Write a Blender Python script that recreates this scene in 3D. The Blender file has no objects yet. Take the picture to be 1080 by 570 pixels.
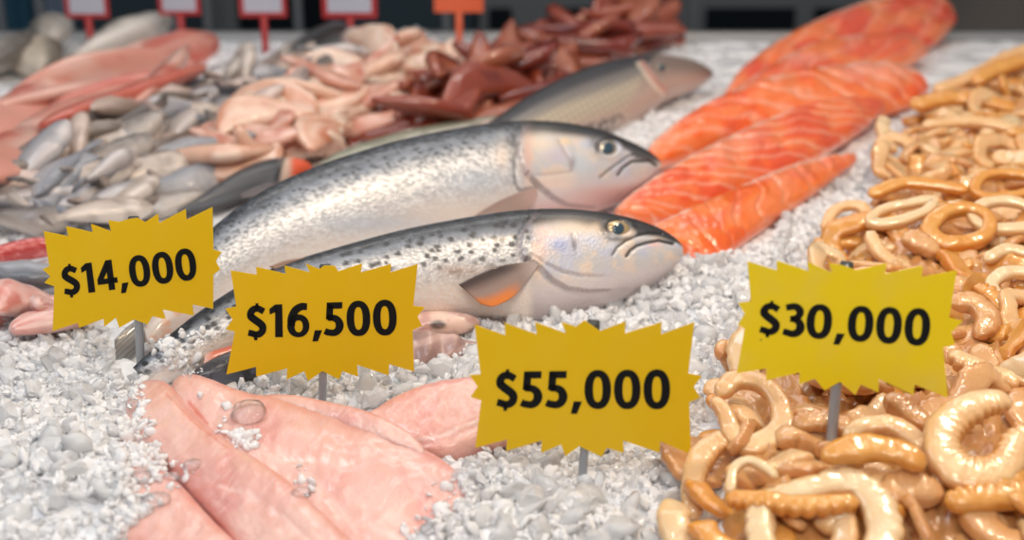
import bpy, math, random
import numpy as np
from mathutils import Vector, Matrix, Euler

random.seed(7)
RNG = np.random.default_rng(11)
SC = bpy.context.scene
COL = SC.collection

# ------------------------------------------------------------------ camera geometry
W, H, F = 1080.0, 570.0, 1500.0
CAM = np.array([0.0, 0.0, 0.47])
PITCH = math.radians(20.0)
FWD = np.array([0, math.cos(PITCH), -math.sin(PITCH)])
RGT = np.array([1.0, 0, 0])
UPV = np.array([0, math.sin(PITCH), math.cos(PITCH)])

def ray(p):
    p = np.asarray(p, float)
    return FWD + RGT * ((p[..., 0:1] - W / 2) / F) + UPV * ((H / 2 - p[..., 1:2]) / F)

def at(px, py, z=0.0):
    d = ray(np.array([px, py]))
    return CAM + d * ((z - CAM[2]) / d[2])

def on_plane(p, P, n):
    d = ray(p)
    t = ((P - CAM) @ n) / (d @ n)
    return CAM + d * t[..., None]

def proj(p):
    q = np.asarray(p, float) - CAM
    w = q @ FWD
    return np.stack([W / 2 + F * (q @ RGT) / w, H / 2 - F * (q @ UPV) / w], -1)

def plane2(pa, za, pb, zb, tilt):
    A, B = at(*pa, za), at(*pb, zb)
    u = B - A; u /= np.linalg.norm(u)
    perp = np.array([-u[1], u[0], 0]); perp /= np.linalg.norm(perp)
    t = math.radians(tilt)
    e = perp * math.cos(t) + np.array([0, 0, 1]) * math.sin(t)
    n = np.cross(u, e); n /= np.linalg.norm(n)
    return A, n

# ------------------------------------------------------------------ noise
def _hash(i, j, k):
    h = (i * 374761393 + j * 668265263 + k * 2147483647 + 1013904223) & 0xffffffff
    h = ((h ^ (h >> 13)) * 1274126177) & 0xffffffff
    h = (h ^ (h >> 16)) & 0xffff
    return h / 65535.0

def vnoise(x, y, z=0.0):
    x = np.asarray(x, float); y = np.asarray(y, float); z = np.asarray(z, float) + np.zeros_like(x)
    i, j, k = np.floor(x).astype(np.int64), np.floor(y).astype(np.int64), np.floor(z).astype(np.int64)
    u, v, w = x - i, y - j, z - k
    u, v, w = u * u * (3 - 2 * u), v * v * (3 - 2 * v), w * w * (3 - 2 * w)
    r = 0
    for a in (0, 1):
        for b in (0, 1):
            for c in (0, 1):
                r = r + _hash(i + a, j + b, k + c) * (u if a else 1 - u) * (v if b else 1 - v) * (w if c else 1 - w)
    return r

def fbm(x, y, z=0.0, o=3):
    r, a, t = 0, 1.0, 0
    for q in range(o):
        f = 2 ** q
        r = r + a * vnoise(x * f + 17.3 * q, y * f - 9.1 * q, np.asarray(z) * f); t += a; a *= .5
    return r / t

def worley(x, y, seed=0):
    i, j = np.floor(x).astype(np.int64), np.floor(y).astype(np.int64)
    best = np.full(x.shape, 9.0); idv = np.zeros(x.shape)
    for a in (-1, 0, 1):
        for b in (-1, 0, 1):
            cx = i + a + _hash(i + a, j + b, seed + 0 * i)
            cy = j + b + _hash(i + a, j + b, seed + 7 + 0 * i)
            d = np.hypot(x - cx, y - cy)
            m = d < best
            best = np.where(m, d, best); idv = np.where(m, _hash(i + a, j + b, seed + 13 + 0 * i), idv)
    return best, idv

def sm(a, b, x):
    t = np.clip((x - a) / (b - a), 0, 1)
    return t * t * (3 - 2 * t)

def lin(r, g, b):
    f = lambda c: (c / 12.92 if c <= .04045 else ((c + .055) / 1.055) ** 2.4)
    return np.array([f(r / 255), f(g / 255), f(b / 255)])

def catmull(pts, n, closed=False):
    P = np.asarray(pts, float)
    m = len(P)
    if closed:
        t = np.linspace(0, m, n, endpoint=False)
    else:
        t = np.linspace(0, m - 1, n)
    i = np.floor(t).astype(int)
    if not closed: i = np.minimum(i, m - 2)
    f = (t - i)[:, None]
    if closed:
        g = lambda k: P[(i + k) % m]
    else:
        def g(k):
            j = i + k
            q = P[np.clip(j, 0, m - 1)]
            q = np.where((j < 0)[:, None], 2 * P[0] - P[1], q)
            return np.where((j > m - 1)[:, None], 2 * P[-1] - P[-2], q)
    p0, p1, p2, p3 = g(-1), g(0), g(1), g(2)
    return .5 * (2 * p1 + (p2 - p0) * f + (2 * p0 - 5 * p1 + 4 * p2 - p3) * f ** 2 + (3 * p1 - p0 - 3 * p2 + p3) * f ** 3)

def seg_dist(P, poly):
    """distance of points (...,2) to an open polyline, and signed side (>0 on its left, image coordinates)."""
    best = np.full(P.shape[:-1], 1e9); side = np.zeros(P.shape[:-1]); par = np.zeros(P.shape[:-1])
    poly = np.asarray(poly, float)
    for k in range(len(poly) - 1):
        a, b = poly[k], poly[k + 1]
        ab = b - a
        q = P - a
        t = np.clip((q @ ab) / (ab @ ab), 0, 1)
        d = np.linalg.norm(q - t[..., None] * ab, axis=-1)
        m = d < best
        best = np.where(m, d, best)
        side = np.where(m, ab[0] * q[..., 1] - ab[1] * q[..., 0], side)
        par = np.where(m, (k + t) / (len(poly) - 1), par)
    return best, np.sign(side), par

def in_poly(x, y, poly):
    x = np.asarray(x, float); y = np.asarray(y, float)
    r = np.zeros(x.shape, bool); n = len(poly)
    for k in range(n):
        x1, y1 = poly[k]; x2, y2 = poly[(k + 1) % n]
        if y1 == y2: continue
        c = ((y1 > y) != (y2 > y)) & (x < (x2 - x1) * (y - y1) / (y2 - y1) + x1)
        r ^= c
    return r

# ------------------------------------------------------------------ object helpers
def thing(name, label, cat, loc, group=None):
    o = bpy.data.objects.new(name, None); COL.objects.link(o)
    o.empty_display_size = .02
    o.location = Vector([float(c) for c in loc]); tag(o, label, cat, group)
    return o

def tag(o, label=None, cat=None, group=None, kind=None):
    if label: o['label'] = label
    if cat: o['category'] = cat
    if group: o['group'] = group
    if kind: o['kind'] = kind
    return o

def mk(name, verts, faces, mat, parent=None, col=None, smooth=True, loc=None, uv=None):
    verts = np.asarray(verts, float)
    if loc is None:
        loc = (verts.min(0) + verts.max(0)) / 2
        loc[2] = verts[:, 2].min()
    loc = np.asarray(loc, float)
    me = bpy.data.meshes.new(name)
    me.from_pydata((verts - loc).tolist(), [], faces if isinstance(faces, list) else faces.tolist())
    if col is not None:
        c = np.ones((len(verts), 4)); c[:, :col.shape[1]] = col
        at_ = me.attributes.new('Col', 'FLOAT_COLOR', 'POINT')
        at_.data.foreach_set('color', c.astype(np.float32).ravel())
    me.materials.append(mat)
    if smooth:
        me.polygons.foreach_set('use_smooth', [True] * len(me.polygons))
    me.update()
    o = bpy.data.objects.new(name, me); COL.objects.link(o)
    if parent is not None:
        o.parent = parent
        loc = loc - np.array(parent.location)
    o.location = Vector([float(c) for c in loc])
    return o

def copy_obj(src, M, name=None):
    c = src.copy(); COL.objects.link(c); c.matrix_world = M
    return c

def box_mesh(lo, hi, bev=0.0):
    import bmesh
    bm = bmesh.new(); bmesh.ops.create_cube(bm, size=1)
    lo, hi = np.array(lo, float), np.array(hi, float)
    for v in bm.verts:
        v.co = Vector(((lo + hi) / 2 + np.array(v.co) * (hi - lo)).tolist())
    if bev: bmesh.ops.bevel(bm, geom=bm.edges[:], offset=bev, segments=2, affect='EDGES')
    vs = [tuple(v.co) for v in bm.verts]
    bm.verts.index_update()
    fs = [[v.index for v in f.verts] for f in bm.faces]
    bm.free()
    return vs, fs

def join(*ms):
    V, Fc = [], []
    for v, f in ms:
        k = len(V); V += [tuple(map(float, p)) for p in v]; Fc += [[i + k for i in q] for q in f]
    return V, Fc

def tube(path, r, n=16, caps=True):
    path = np.asarray(path, float)
    r = np.broadcast_to(np.asarray(r, float), (len(path),))
    T = np.gradient(path, axis=0); T /= np.linalg.norm(T, axis=1)[:, None]
    ref = np.array([1.0, 0, 0]) if abs(T[0][0]) < .8 else np.array([0, 1.0, 0])
    V = []
    for p, t, q in zip(path, T, r):
        a = np.cross(t, ref); a /= np.linalg.norm(a); b = np.cross(t, a)
        for k in range(n):
            th = 2 * math.pi * k / n
            V.append(p + q * (a * math.cos(th) + b * math.sin(th)))
    Fc = []
    for i in range(len(path) - 1):
        for k in range(n):
            Fc.append([i * n + k, i * n + (k + 1) % n, (i + 1) * n + (k + 1) % n, (i + 1) * n + k])
    if caps:
        Fc.append(list(range(n))[::-1]); Fc.append([(len(path) - 1) * n + k for k in range(n)])
    return V, Fc

def grid_faces(N, M, wrap):
    i = np.arange(N - 1)[:, None]; k = np.arange(M if wrap else M - 1)[None, :]
    a = i * M + k; b = i * M + (k + 1) % M
    return np.stack([a, b, b + M, a + M], -1).reshape(-1, 4)

def loft(name, D, V, plane, tf, tb, mat, N=120, M=56, colf=None, dispf=None, parent=None, pw=2.0, s_warp=None, loc=None):
    P, n = plane
    NN = 2000
    Dp, Vp = catmull(D, NN), catmull(V, NN)
    s = np.linspace(0, 1, N)
    if s_warp is not None: s = s_warp(s)
    s = np.clip(s, 0, 1)
    idx = s * (NN - 1)
    Dp = np.stack([np.interp(idx, np.arange(NN), Dp[:, c]) for c in (0, 1)], -1)
    Vp = np.stack([np.interp(idx, np.arange(NN), Vp[:, c]) for c in (0, 1)], -1)
    ph = np.linspace(0, 2 * np.pi, M, endpoint=False)
    # denser on the front half
    ph = np.concatenate([np.linspace(0, np.pi, int(M * .68), endpoint=False), np.linspace(np.pi, 2 * np.pi, M - int(M * .68), endpoint=False)])
    c, w = np.cos(ph), np.sin(ph)
    v = np.sign(c) * np.abs(c) ** (2 / pw); w = np.sign(w) * np.abs(w) ** (2 / pw)
    px = Vp[:, None, :] + (Dp - Vp)[:, None, :] * ((v + 1) / 2)[None, :, None]
    flat = on_plane(px, P, n)
    S = np.repeat(s[:, None], M, 1); VV = np.repeat(v[None, :], N, 0); WW = np.repeat(w[None, :], N, 0)
    th = np.where(WW > 0, tf(S), tb(S))
    off = th * WW
    px = proj(flat + off[..., None] * n)
    ax = (Vp - Dp)[:, None, :]
    tt = ((px - Dp[:, None, :]) * ax).sum(-1) / np.maximum((ax * ax).sum(-1), 1e-6)
    tt = (tt - tt.min(1, keepdims=True)) / np.maximum(np.ptp(tt, axis=1)[:, None], 1e-6)
    VV = 1 - 2 * tt
    if dispf is not None:
        off = off + dispf(px, S, VV, WW, flat)
    pos = flat + off[..., None] * n
    verts = pos.reshape(-1, 3)
    faces = grid_faces(N, M, True).tolist()
    c0, c1 = pos[0].mean(0), pos[-1].mean(0)
    verts = np.vstack([verts, c0, c1])
    nb = N * M
    for k in range(M):
        faces.append([nb, (k + 1) % M, k]); faces.append([nb + 1, (N - 1) * M + k, (N - 1) * M + (k + 1) % M])
    cols = None
    if colf is not None:
        cc = colf(px, S, VV, WW, flat)
        cols = np.vstack([cc.reshape(-1, cc.shape[-1]), cc[0].mean(0), cc[-1].mean(0)])
    return mk(name, verts, faces, mat, parent, cols, loc=loc)

def sweep(path, nrm, a, b, closed=False, n=96, m=18, bump=0.0, bfreq=20, bside=-1, wob=0.15, seed=0, lump=.6, round_ends=True, thick_noise=True):
    """A fleshy band: centre path, half width a across, half thickness b along nrm; scalloped on one side."""
    P = catmull(path, n, closed)
    k = np.linspace(0, 1, len(np.atleast_1d(a)) if np.ndim(a) else 2)
    if np.ndim(a) == 0: a = np.array([a, a])
    t = np.linspace(0, 1, n)
    A = np.interp(t, k, a)
    B = np.broadcast_to(b, (n,)).astype(float).copy()
    if closed:
        T = np.roll(P, -1, 0) - np.roll(P, 1, 0)
    else:
        T = np.gradient(P, axis=0)
    T /= np.linalg.norm(T, axis=1)[:, None]
    nn = np.broadcast_to(nrm, P.shape)
    S = np.cross(nn, T); S /= np.linalg.norm(S, axis=1)[:, None]
    Nn = np.cross(T, S)
    tt = t * (1 if not closed else 1)
    ang = tt * 2 * np.pi
    if closed:
        na = fbm(np.cos(ang) * 1.6 + seed * 3.1, np.sin(ang) * 1.6, seed) - .5
        nb2 = fbm(np.cos(ang) * 2 + seed * 1.7, np.sin(ang) * 2 + 5, seed) - .5
    else:
        na = fbm(tt * 5 + seed * 3.1, tt * 0 + seed, seed) - .5
        nb2 = fbm(tt * 5 + seed * 1.7, tt * 0 + 5, seed) - .5
    A = A * (1 + wob * 2.2 * na); B = B * (1 + wob * 2 * nb2)
    if not closed and round_ends:
        L = np.concatenate([[0], np.cumsum(np.linalg.norm(np.diff(P, axis=0), axis=1))])
        e = np.minimum(L, L[-1] - L) / max(1e-6, A.mean() * 1.3)
        q = np.sqrt(np.clip(1 - (1 - np.clip(e, 0, 1)) ** 2, 0.02, 1))
        A, B = A * q, B * q
    ps = np.linspace(0, 2 * np.pi, m, endpoint=False)
    cs, sn = np.cos(ps), np.sin(ps)
    bm = np.abs(np.sin(np.pi * tt * bfreq)) ** .7
    sc = 1 + bump * (bm - .55)[:, None] * np.clip(bside * cs, 0, 1)[None, :] if bump else 1
    pos = P[:, None, :] + (S[:, None, :] * (A[:, None] * np.sign(cs) * np.abs(cs) ** .62 * sc)[..., None]) + Nn[:, None, :] * (B[:, None] * np.sign(sn) * np.abs(sn) ** .62 * (sc if bump else 1))[..., None]
    fl = pos.reshape(-1, 3)
    nz = fbm(fl[:, 0] * 90 + seed, fl[:, 1] * 90, fl[:, 2] * 90 + seed, 3) - .5
    ctr = np.repeat(P, m, 0)
    fl = ctr + (fl - ctr) * (1 + lump * nz)[:, None]
    faces = grid_faces(n, m, True).tolist()
    if closed:
        for q in range(m):
            faces.append([(n - 1) * m + q, (n - 1) * m + (q + 1) % m, (q + 1) % m, q])
    else:
        faces.append(list(range(m))[::-1]); faces.append([(n - 1) * m + q for q in range(m)])
    # albedo: paler on the flat faces, amber towards the scalloped skin side
    u = np.clip(bside * np.repeat(cs[None], n, 0) * .5 + .5, 0, 1).reshape(-1)
    u = .30 * u + .45 * np.repeat((np.abs(cs) ** 2)[None], n, 0).reshape(-1) + .8 * (fbm(fl[:, 0] * 45 + seed, fl[:, 1] * 45, fl[:, 2] * 45 + seed, 3) - .34)
    return fl, faces, np.clip(u, 0, 1)

def sq_col(u, tone):
    a, b = SQ_TONE[tone]
    return lin(*a)[None] * (1 - u[:, None]) + lin(*b)[None] * u[:, None]

# ------------------------------------------------------------------ materials
def new_mat(name):
    m = bpy.data.materials.new(name); m.use_nodes = True
    nt = m.node_tree
    b = nt.nodes['Principled BSDF']
    return m, nt, b

def N_(nt, t, **kw):
    n = nt.nodes.new(t)
    for k, v in kw.items():
        if k in n.inputs: n.inputs[k].default_value = v
        else: setattr(n, k, v)
    return n

def add_bump(nt, b, layers, dist=.001):
    tc = N_(nt, 'ShaderNodeTexCoord')
    prev = None
    for kind, scale, stren, stretch in layers:
        mp = N_(nt, 'ShaderNodeMapping'); mp.inputs['Scale'].default_value = stretch
        nt.links.new(tc.outputs['Object'], mp.inputs['Vector'])
        if kind == 'noise':
            t = N_(nt, 'ShaderNodeTexNoise'); t.inputs['Scale'].default_value = scale; t.inputs['Detail'].default_value = 3; out = t.outputs['Fac']
        else:
            t = N_(nt, 'ShaderNodeTexVoronoi'); t.inputs['Scale'].default_value = scale; out = t.outputs['Distance']
        nt.links.new(mp.outputs['Vector'], t.inputs['Vector'])
        bp = N_(nt, 'ShaderNodeBump'); bp.inputs['Strength'].default_value = stren; bp.inputs['Distance'].default_value = dist
        nt.links.new(out, bp.inputs['Height'])
        if prev: nt.links.new(prev.outputs['Normal'], bp.inputs['Normal'])
        prev = bp
    nt.links.new(prev.outputs['Normal'], b.inputs['Normal'])
    return prev

def flesh(name, color=None, rough=.3, sss=.35, rad=(.012, .006, .004), coat=.3, bump=(('noise', 220, .35, (1, 1, 1)),), var=0.0, vscale=60, metal_from_alpha=False, spec=.5, var_col=None, coat_rough=.08):
    m, nt, b = new_mat(name)
    if color is None:
        at_ = N_(nt, 'ShaderNodeAttribute', attribute_name='Col')
        src = at_.outputs['Color']
        if metal_from_alpha:
            nt.links.new(at_.outputs['Alpha'], b.inputs['Metallic'])
    else:
        rgb = N_(nt, 'ShaderNodeRGB'); rgb.outputs[0].default_value = (*color, 1); src = rgb.outputs[0]
    if var:
        tc = N_(nt, 'ShaderNodeTexCoord')
        nz = N_(nt, 'ShaderNodeTexNoise'); nz.inputs['Scale'].default_value = vscale; nz.inputs['Detail'].default_value = 4
        nt.links.new(tc.outputs['Object'], nz.inputs['Vector'])
        mr = N_(nt, 'ShaderNodeMapRange'); mr.inputs['From Min'].default_value = .3; mr.inputs['From Max'].default_value = .7
        nt.links.new(nz.outputs['Fac'], mr.inputs['Value'])
        mx = N_(nt, 'ShaderNodeMix', data_type='RGBA')
        ml = N_(nt, 'ShaderNodeMath', operation='MULTIPLY'); ml.inputs[1].default_value = var
        nt.links.new(mr.outputs[0], ml.inputs[0]); nt.links.new(ml.outputs[0], mx.inputs['Factor'])
        nt.links.new(src, mx.inputs['A']); mx.inputs['B'].default_value = (*(var_col if var_col is not None else (.9, .85, .8)), 1)
        src = mx.outputs['Result']
    nt.links.new(src, b.inputs['Base Color'])
    b.inputs['Roughness'].default_value = rough
    b.inputs['Subsurface Weight'].default_value = sss
    b.inputs['Subsurface Radius'].default_value = rad
    b.inputs['Subsurface Scale'].default_value = 1.0
    b.inputs['Specular IOR Level'].default_value = spec
    b.inputs['Coat Weight'].default_value = coat
    b.inputs['Coat Roughness'].default_value = coat_rough
    if bump: add_bump(nt, b, bump)
    return m

def plain(name, color, rough=.5, metal=0.0, coat=0.0, bump=None, trans=0.0, ior=1.45):
    m, nt, b = new_mat(name)
    b.inputs['Base Color'].default_value = (*color, 1)
    b.inputs['Roughness'].default_value = rough; b.inputs['Metallic'].default_value = metal
    b.inputs['Coat Weight'].default_value = coat
    b.inputs['Transmission Weight'].default_value = trans; b.inputs['IOR'].default_value = ior
    if bump: add_bump(nt, b, bump)
    return m

def ice_mat(name, clear, trans, rough, col=(.97, .975, .985), bump=.3):
    """melting ice: scatters light back and through, partly clear, wet gloss on top"""
    m, nt, b = new_mat(name)
    nt.nodes.remove(b)
    df = N_(nt, 'ShaderNodeBsdfDiffuse'); df.inputs['Color'].default_value = (*col, 1)
    tl = N_(nt, 'ShaderNodeBsdfTranslucent'); tl.inputs['Color'].default_value = (*col, 1)
    gl = N_(nt, 'ShaderNodeBsdfGlossy'); gl.inputs['Roughness'].default_value = rough
    m0 = N_(nt, 'ShaderNodeMixShader'); m0.inputs[0].default_value = trans
    nt.links.new(df.outputs[0], m0.inputs[1]); nt.links.new(tl.outputs[0], m0.inputs[2])
    out = m0
    if clear:
        tr = N_(nt, 'ShaderNodeBsdfTransparent'); tr.inputs['Color'].default_value = (.985, .99, 1.0, 1)
        m1 = N_(nt, 'ShaderNodeMixShader'); m1.inputs[0].default_value = clear
        nt.links.new(m0.outputs[0], m1.inputs[1]); nt.links.new(tr.outputs[0], m1.inputs[2]); out = m1
    fr = N_(nt, 'ShaderNodeFresnel'); fr.inputs['IOR'].default_value = 1.34
    m2 = N_(nt, 'ShaderNodeMixShader'); nt.links.new(fr.outputs[0], m2.inputs[0]); nt.links.new(out.outputs[0], m2.inputs[1]); nt.links.new(gl.outputs[0], m2.inputs[2])
    nt.links.new(m2.outputs[0], nt.nodes['Material Output'].inputs['Surface'])
    if bump:
        class _B: inputs = {'Normal': gl.inputs['Normal']}
        bp = add_bump(nt, _B, bump if isinstance(bump, tuple) else (('noise', 180, bump, (1, 1, 1)),))
        nt.links.new(bp.outputs['Normal'], df.inputs['Normal']); nt.links.new(bp.outputs['Normal'], fr.inputs['Normal'])
    return m

M_ICE = ice_mat('crushed ice', .06, .16, .08, col=(.975, .965, .965), bump=.3)
M_SHARD = ice_mat('half clear ice', .0, .25, .06, col=(.97, .965, .97), bump=.45)
def glassy(m, share):
    nt = m.node_tree; out = nt.nodes['Material Output']; old = out.inputs['Surface'].links[0].from_socket
    g = N_(nt, 'ShaderNodeBsdfGlass'); g.inputs['IOR'].default_value = 1.31; g.inputs['Roughness'].default_value = .06
    mx = N_(nt, 'ShaderNodeMixShader'); mx.inputs[0].default_value = share
    nt.links.new(old, mx.inputs[1]); nt.links.new(g.outputs[0], mx.inputs[2]); nt.links.new(mx.outputs[0], out.inputs['Surface'])
glassy(M_SHARD, .30)
M_LUMP = ice_mat('clear ice', .80, .3, .04, bump=.35)
M_BED = ice_mat('packed ice', 0, 0, .22, col=(.80, .81, .83), bump=(('voronoi', 190, .6, (1, 1, 1)), ('noise', 120, .5, (1, 1, 1))))
M_FISH = flesh('silver fish skin', None, rough=.40, sss=.15, rad=(.004, .003, .002), coat=.3, metal_from_alpha=True, bump=(('voronoi', 420, .34, (1, 1, 1)), ('noise', 90, .22, (1, 1, 1))), coat_rough=.18)
M_FIN = flesh('fish fin', None, rough=.35, sss=.2, coat=.4, bump=(('noise', 200, .2, (1, 1, 1)),))
M_FILLET = flesh('pink fillet flesh', None, rough=.36, sss=.45, rad=(.010, .006, .0045), coat=.4, var=.35, vscale=45, var_col=lin(245, 205, 198), bump=(('noise', 420, .5, (1, 1, 1)), ('noise', 90, .35, (1, 1, 1))))
M_SALMON = flesh('salmon flesh', None, rough=.3, sss=.35, rad=(.012, .005, .003), coat=.45, bump=(('noise', 140, .3, (1, 1, 1)),))
M_SQ = {}
SQ_TONE = {'pale': ((236, 212, 174), (224, 178, 120)), 'cream': ((238, 202, 154), (220, 158, 90)), 'amber': ((226, 168, 88), (208, 130, 44)), 'brown': ((226, 178, 124), (198, 134, 76))}
M_SQUID = flesh('wet squid flesh', None, rough=.24, sss=.45, rad=(.008, .0055, .003), coat=.7, bump=(('noise', 130, .45, (1, 1, 1)), ('noise', 480, .35, (1, 1, 1))), coat_rough=.04)
M_SQFILL = flesh('squid trimmings flesh', lin(184, 122, 66), rough=.3, sss=.3, coat=.5, var=.6, vscale=50, var_col=lin(212, 164, 106))
M_EYE = plain('fish pupil', lin(52, 74, 88), .08, 0, 1.0)
M_IRIS1 = plain('pale gold iris', lin(160, 152, 136), .2, .35, .8)
M_IRIS2 = plain('gold iris', lin(192, 166, 122), .2, .35, .8)
M_STEEL = plain('brushed steel', (.36, .38, .41), .38, .45, bump=(('noise', 90, .12, (1, 1, 30)),))
M_INK = plain('black print', (.008, .008, .008), .7)
M_INK.node_tree.nodes['Principled BSDF'].inputs['Specular IOR Level'].default_value = .15

# ------------------------------------------------------------------ ice bed
POLY = {
 'squid': [(700, 640), (712, 560), (725, 480), (738, 415), (768, 368), (850, 292), (866, 248), (928, 168), (938, 132), (985, 92), (1095, 48), (1500, 60), (1400, 640)],
 'cream': [(165, 222), (235, 140), (265, 105), (340, 68), (425, 36), (470, 40), (500, 70), (420, 125), (330, 170), (230, 205)],
 'greyf': [(-60, 250), (-60, 200), (40, 148), (130, 104), (205, 80), (330, 48), (425, 40), (350, 80), (270, 110), (190, 190), (165, 228), (70, 250)],
 'darkred': [(385, 140), (420, 112), (470, 88), (540, 52), (600, 24), (640, 12), (690, 12), (694, 40), (600, 70), (550, 100), (530, 120), (450, 132)],
}
MOUND = {'squid': (.034, .07), 'cream': (.045, .10), 'greyf': (.035, .10), 'darkred': (.03, .08)}
WPOLY = {k: [tuple(at(px, py, 0)[:2]) for px, py in v] for k, v in POLY.items()}

WPINK = [tuple(at(px, py, 0)[:2]) for px, py in [(140, 420), (180, 405), (300, 425), (500, 405), (520, 440), (490, 510), (430, 575), (480, 660), (150, 660), (110, 520)]]
def poly_in_dist(x, y, poly):
    P = np.stack([x, y], -1)
    d, _, _ = seg_dist(P, list(poly) + [poly[0]])
    return np.where(in_poly(x, y, poly), d, 0)

def bedz(x, y):
    x = np.asarray(x, float); y = np.asarray(y, float)
    z = .012 * (fbm(x * 14, y * 14, 3) - .5) + .012 * (fbm(x * 55, y * 55, 9) - .5)
    # heaped ice at the front of the tray
    z = z + .030 * np.exp(-(((x + .27) / .13) ** 2 + ((y - .84) / .10) ** 2))
    z = z + .012 * np.exp(-(((x - .02) / .09) ** 2 + ((y - .80) / .08) ** 2))
    z = z + .012 * np.exp(-(((x - .19) / .06) ** 2 + ((y - 1.20) / .12) ** 2))
    z = z - .016 * sm(0, .05, poly_in_dist(x, y, WPINK))
    for k, (h, r) in MOUND.items():
        z = z + h * sm(0, 1, poly_in_dist(x, y, WPOLY[k]) / r)
    return z

def on_bed(px, py, lift=0.0):
    z = 0.0
    for _ in range(6):
        p = at(px, py, z + lift); z = .5 * z + .5 * float(bedz(p[0], p[1]))
    p = at(px, py, z + lift)
    return p

def bed_mesh():
    xs = np.concatenate([np.linspace(-1.7, -.5, 60), np.linspace(-.49, .5, 220), np.linspace(.51, 1.7, 60)])
    ys = np.concatenate([np.linspace(.55, 1.5, 230), np.linspace(1.51, 2.52, 120)])
    X, Y = np.meshgrid(xs, ys, indexing='ij')
    Z = bedz(X, Y) - .001
    Z = Z + .007 * (fbm(X * 130, Y * 130, 1, 2) - .5)
    edge = sm(2.53, 2.44, Y)
    Z = Z * edge - .02 * (1 - edge)
    v = np.stack([X, Y, Z], -1).reshape(-1, 3)
    f = grid_faces(len(xs), len(ys), False)
    # skirt down to the tray so the bed is solid
    o = mk('ice_bed', v, f[:, ::-1], M_BED)
    tag(o, 'bed of packed crushed ice filling the long fish tray', 'ice', kind='stuff')
bed_mesh()

def ico(sub):
    import bmesh
    bm = bmesh.new(); bmesh.ops.create_icosphere(bm, subdivisions=sub, radius=1)
    v = np.array([tuple(p.co) for p in bm.verts]); f = np.array([[q.index for q in t.verts] for t in bm.faces]); bm.free()
    return v, f

def rand_rot(n):
    q = RNG.normal(size=(n, 4)); q /= np.linalg.norm(q, axis=1)[:, None]
    w, x, y, z = q.T
    return np.stack([np.stack([1 - 2 * (y * y + z * z), 2 * (x * y - z * w), 2 * (x * z + y * w)], -1),
                     np.stack([2 * (x * y + z * w), 1 - 2 * (x * x + z * z), 2 * (y * z - x * w)], -1),
                     np.stack([2 * (x * z - y * w), 2 * (y * z + x * w), 1 - 2 * (x * x + y * y)], -1)], 1)

def chips(name, pos, size, sub, mat, label, smooth=False):
    bv, bf = ico(sub)
    n = len(pos)
    sc = size[:, None] * np.stack([RNG.uniform(.7, 1.35, n), RNG.uniform(.55, 1.1, n), RNG.uniform(.28, .75, n)], -1)
    rad = 1 + .55 * (RNG.random((n, len(bv))) - .5)
    v = bv[None] * rad[..., None] * sc[:, None, :]
    R = rand_rot(n)
    v = np.einsum('nij,nkj->nki', R, v) + pos[:, None, :]
    f = (bf[None] + (np.arange(n) * len(bv))[:, None, None]).reshape(-1, 3)
    o = mk(name, v.reshape(-1, 3), f, mat, smooth=smooth)
    if not smooth:
        sf = np.repeat(RNG.random(n) < .35, len(bf)); o.data.polygons.foreach_set('use_smooth', sf)
    tag(o, label, 'ice', kind='stuff')
    return o

ICE_POLYS = [
  [(-30, 335), (60, 338), (108, 346), (122, 396), (200, 402), (135, 415), (140, 460), (190, 520), (215, 600), (-30, 600)],
  [(200, 395), (260, 395), (440, 380), (480, 345), (505, 335), (590, 335), (700, 300), (720, 275), (790, 270), (880, 190), (930, 150), (950, 120), (985, 105), (945, 180), (870, 270), (790, 345), (745, 420), (720, 600), (385, 600), (490, 510), (400, 450), (300, 425), (250, 420)],
  [(-30, 236), (70, 234), (70, 262), (-30, 265)],
  [(160, 388), (220, 402), (190, 410), (140, 405)],
  [(640, 150), (700, 100), (745, 85), (700, 160), (660, 175)],
]
def scatter_ice(n, y0, y1, polys):
    x = RNG.uniform(-.55, .62, n); y = RNG.uniform(y0, y1, n)
    z = bedz(x, y)
    p = np.stack([x, y, z], -1)
    q = proj(p)
    m = np.zeros(n, bool)
    for pl in polys: m |= in_poly(q[:, 0], q[:, 1], pl)
    return p[m]
p = scatter_ice(62000, .66, 1.9, ICE_POLYS)
sz = .0014 + .0054 * RNG.random(len(p)) ** 2.2
p[:, 2] += RNG.uniform(-.003, .0055, len(p))
chips('crushed_ice', p, sz, 2, M_ICE, 'crushed ice chips heaped loosely between the fish, fillets and price signs')
p = scatter_ice(5200, .66, 1.9, ICE_POLYS[:2])
sz = .004 + .0085 * RNG.random(len(p)) ** 1.8; p[:, 2] += RNG.uniform(.000, .007, len(p))
chips('ice_shards', p, sz, 2, M_SHARD, 'larger clear ice shards lying on top of the crushed ice')
# ------------------------------------------------------------------ whole fish
def over(base, colr, m):
    return base * (1 - m[..., None]) + np.asarray(colr) * m[..., None]

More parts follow.
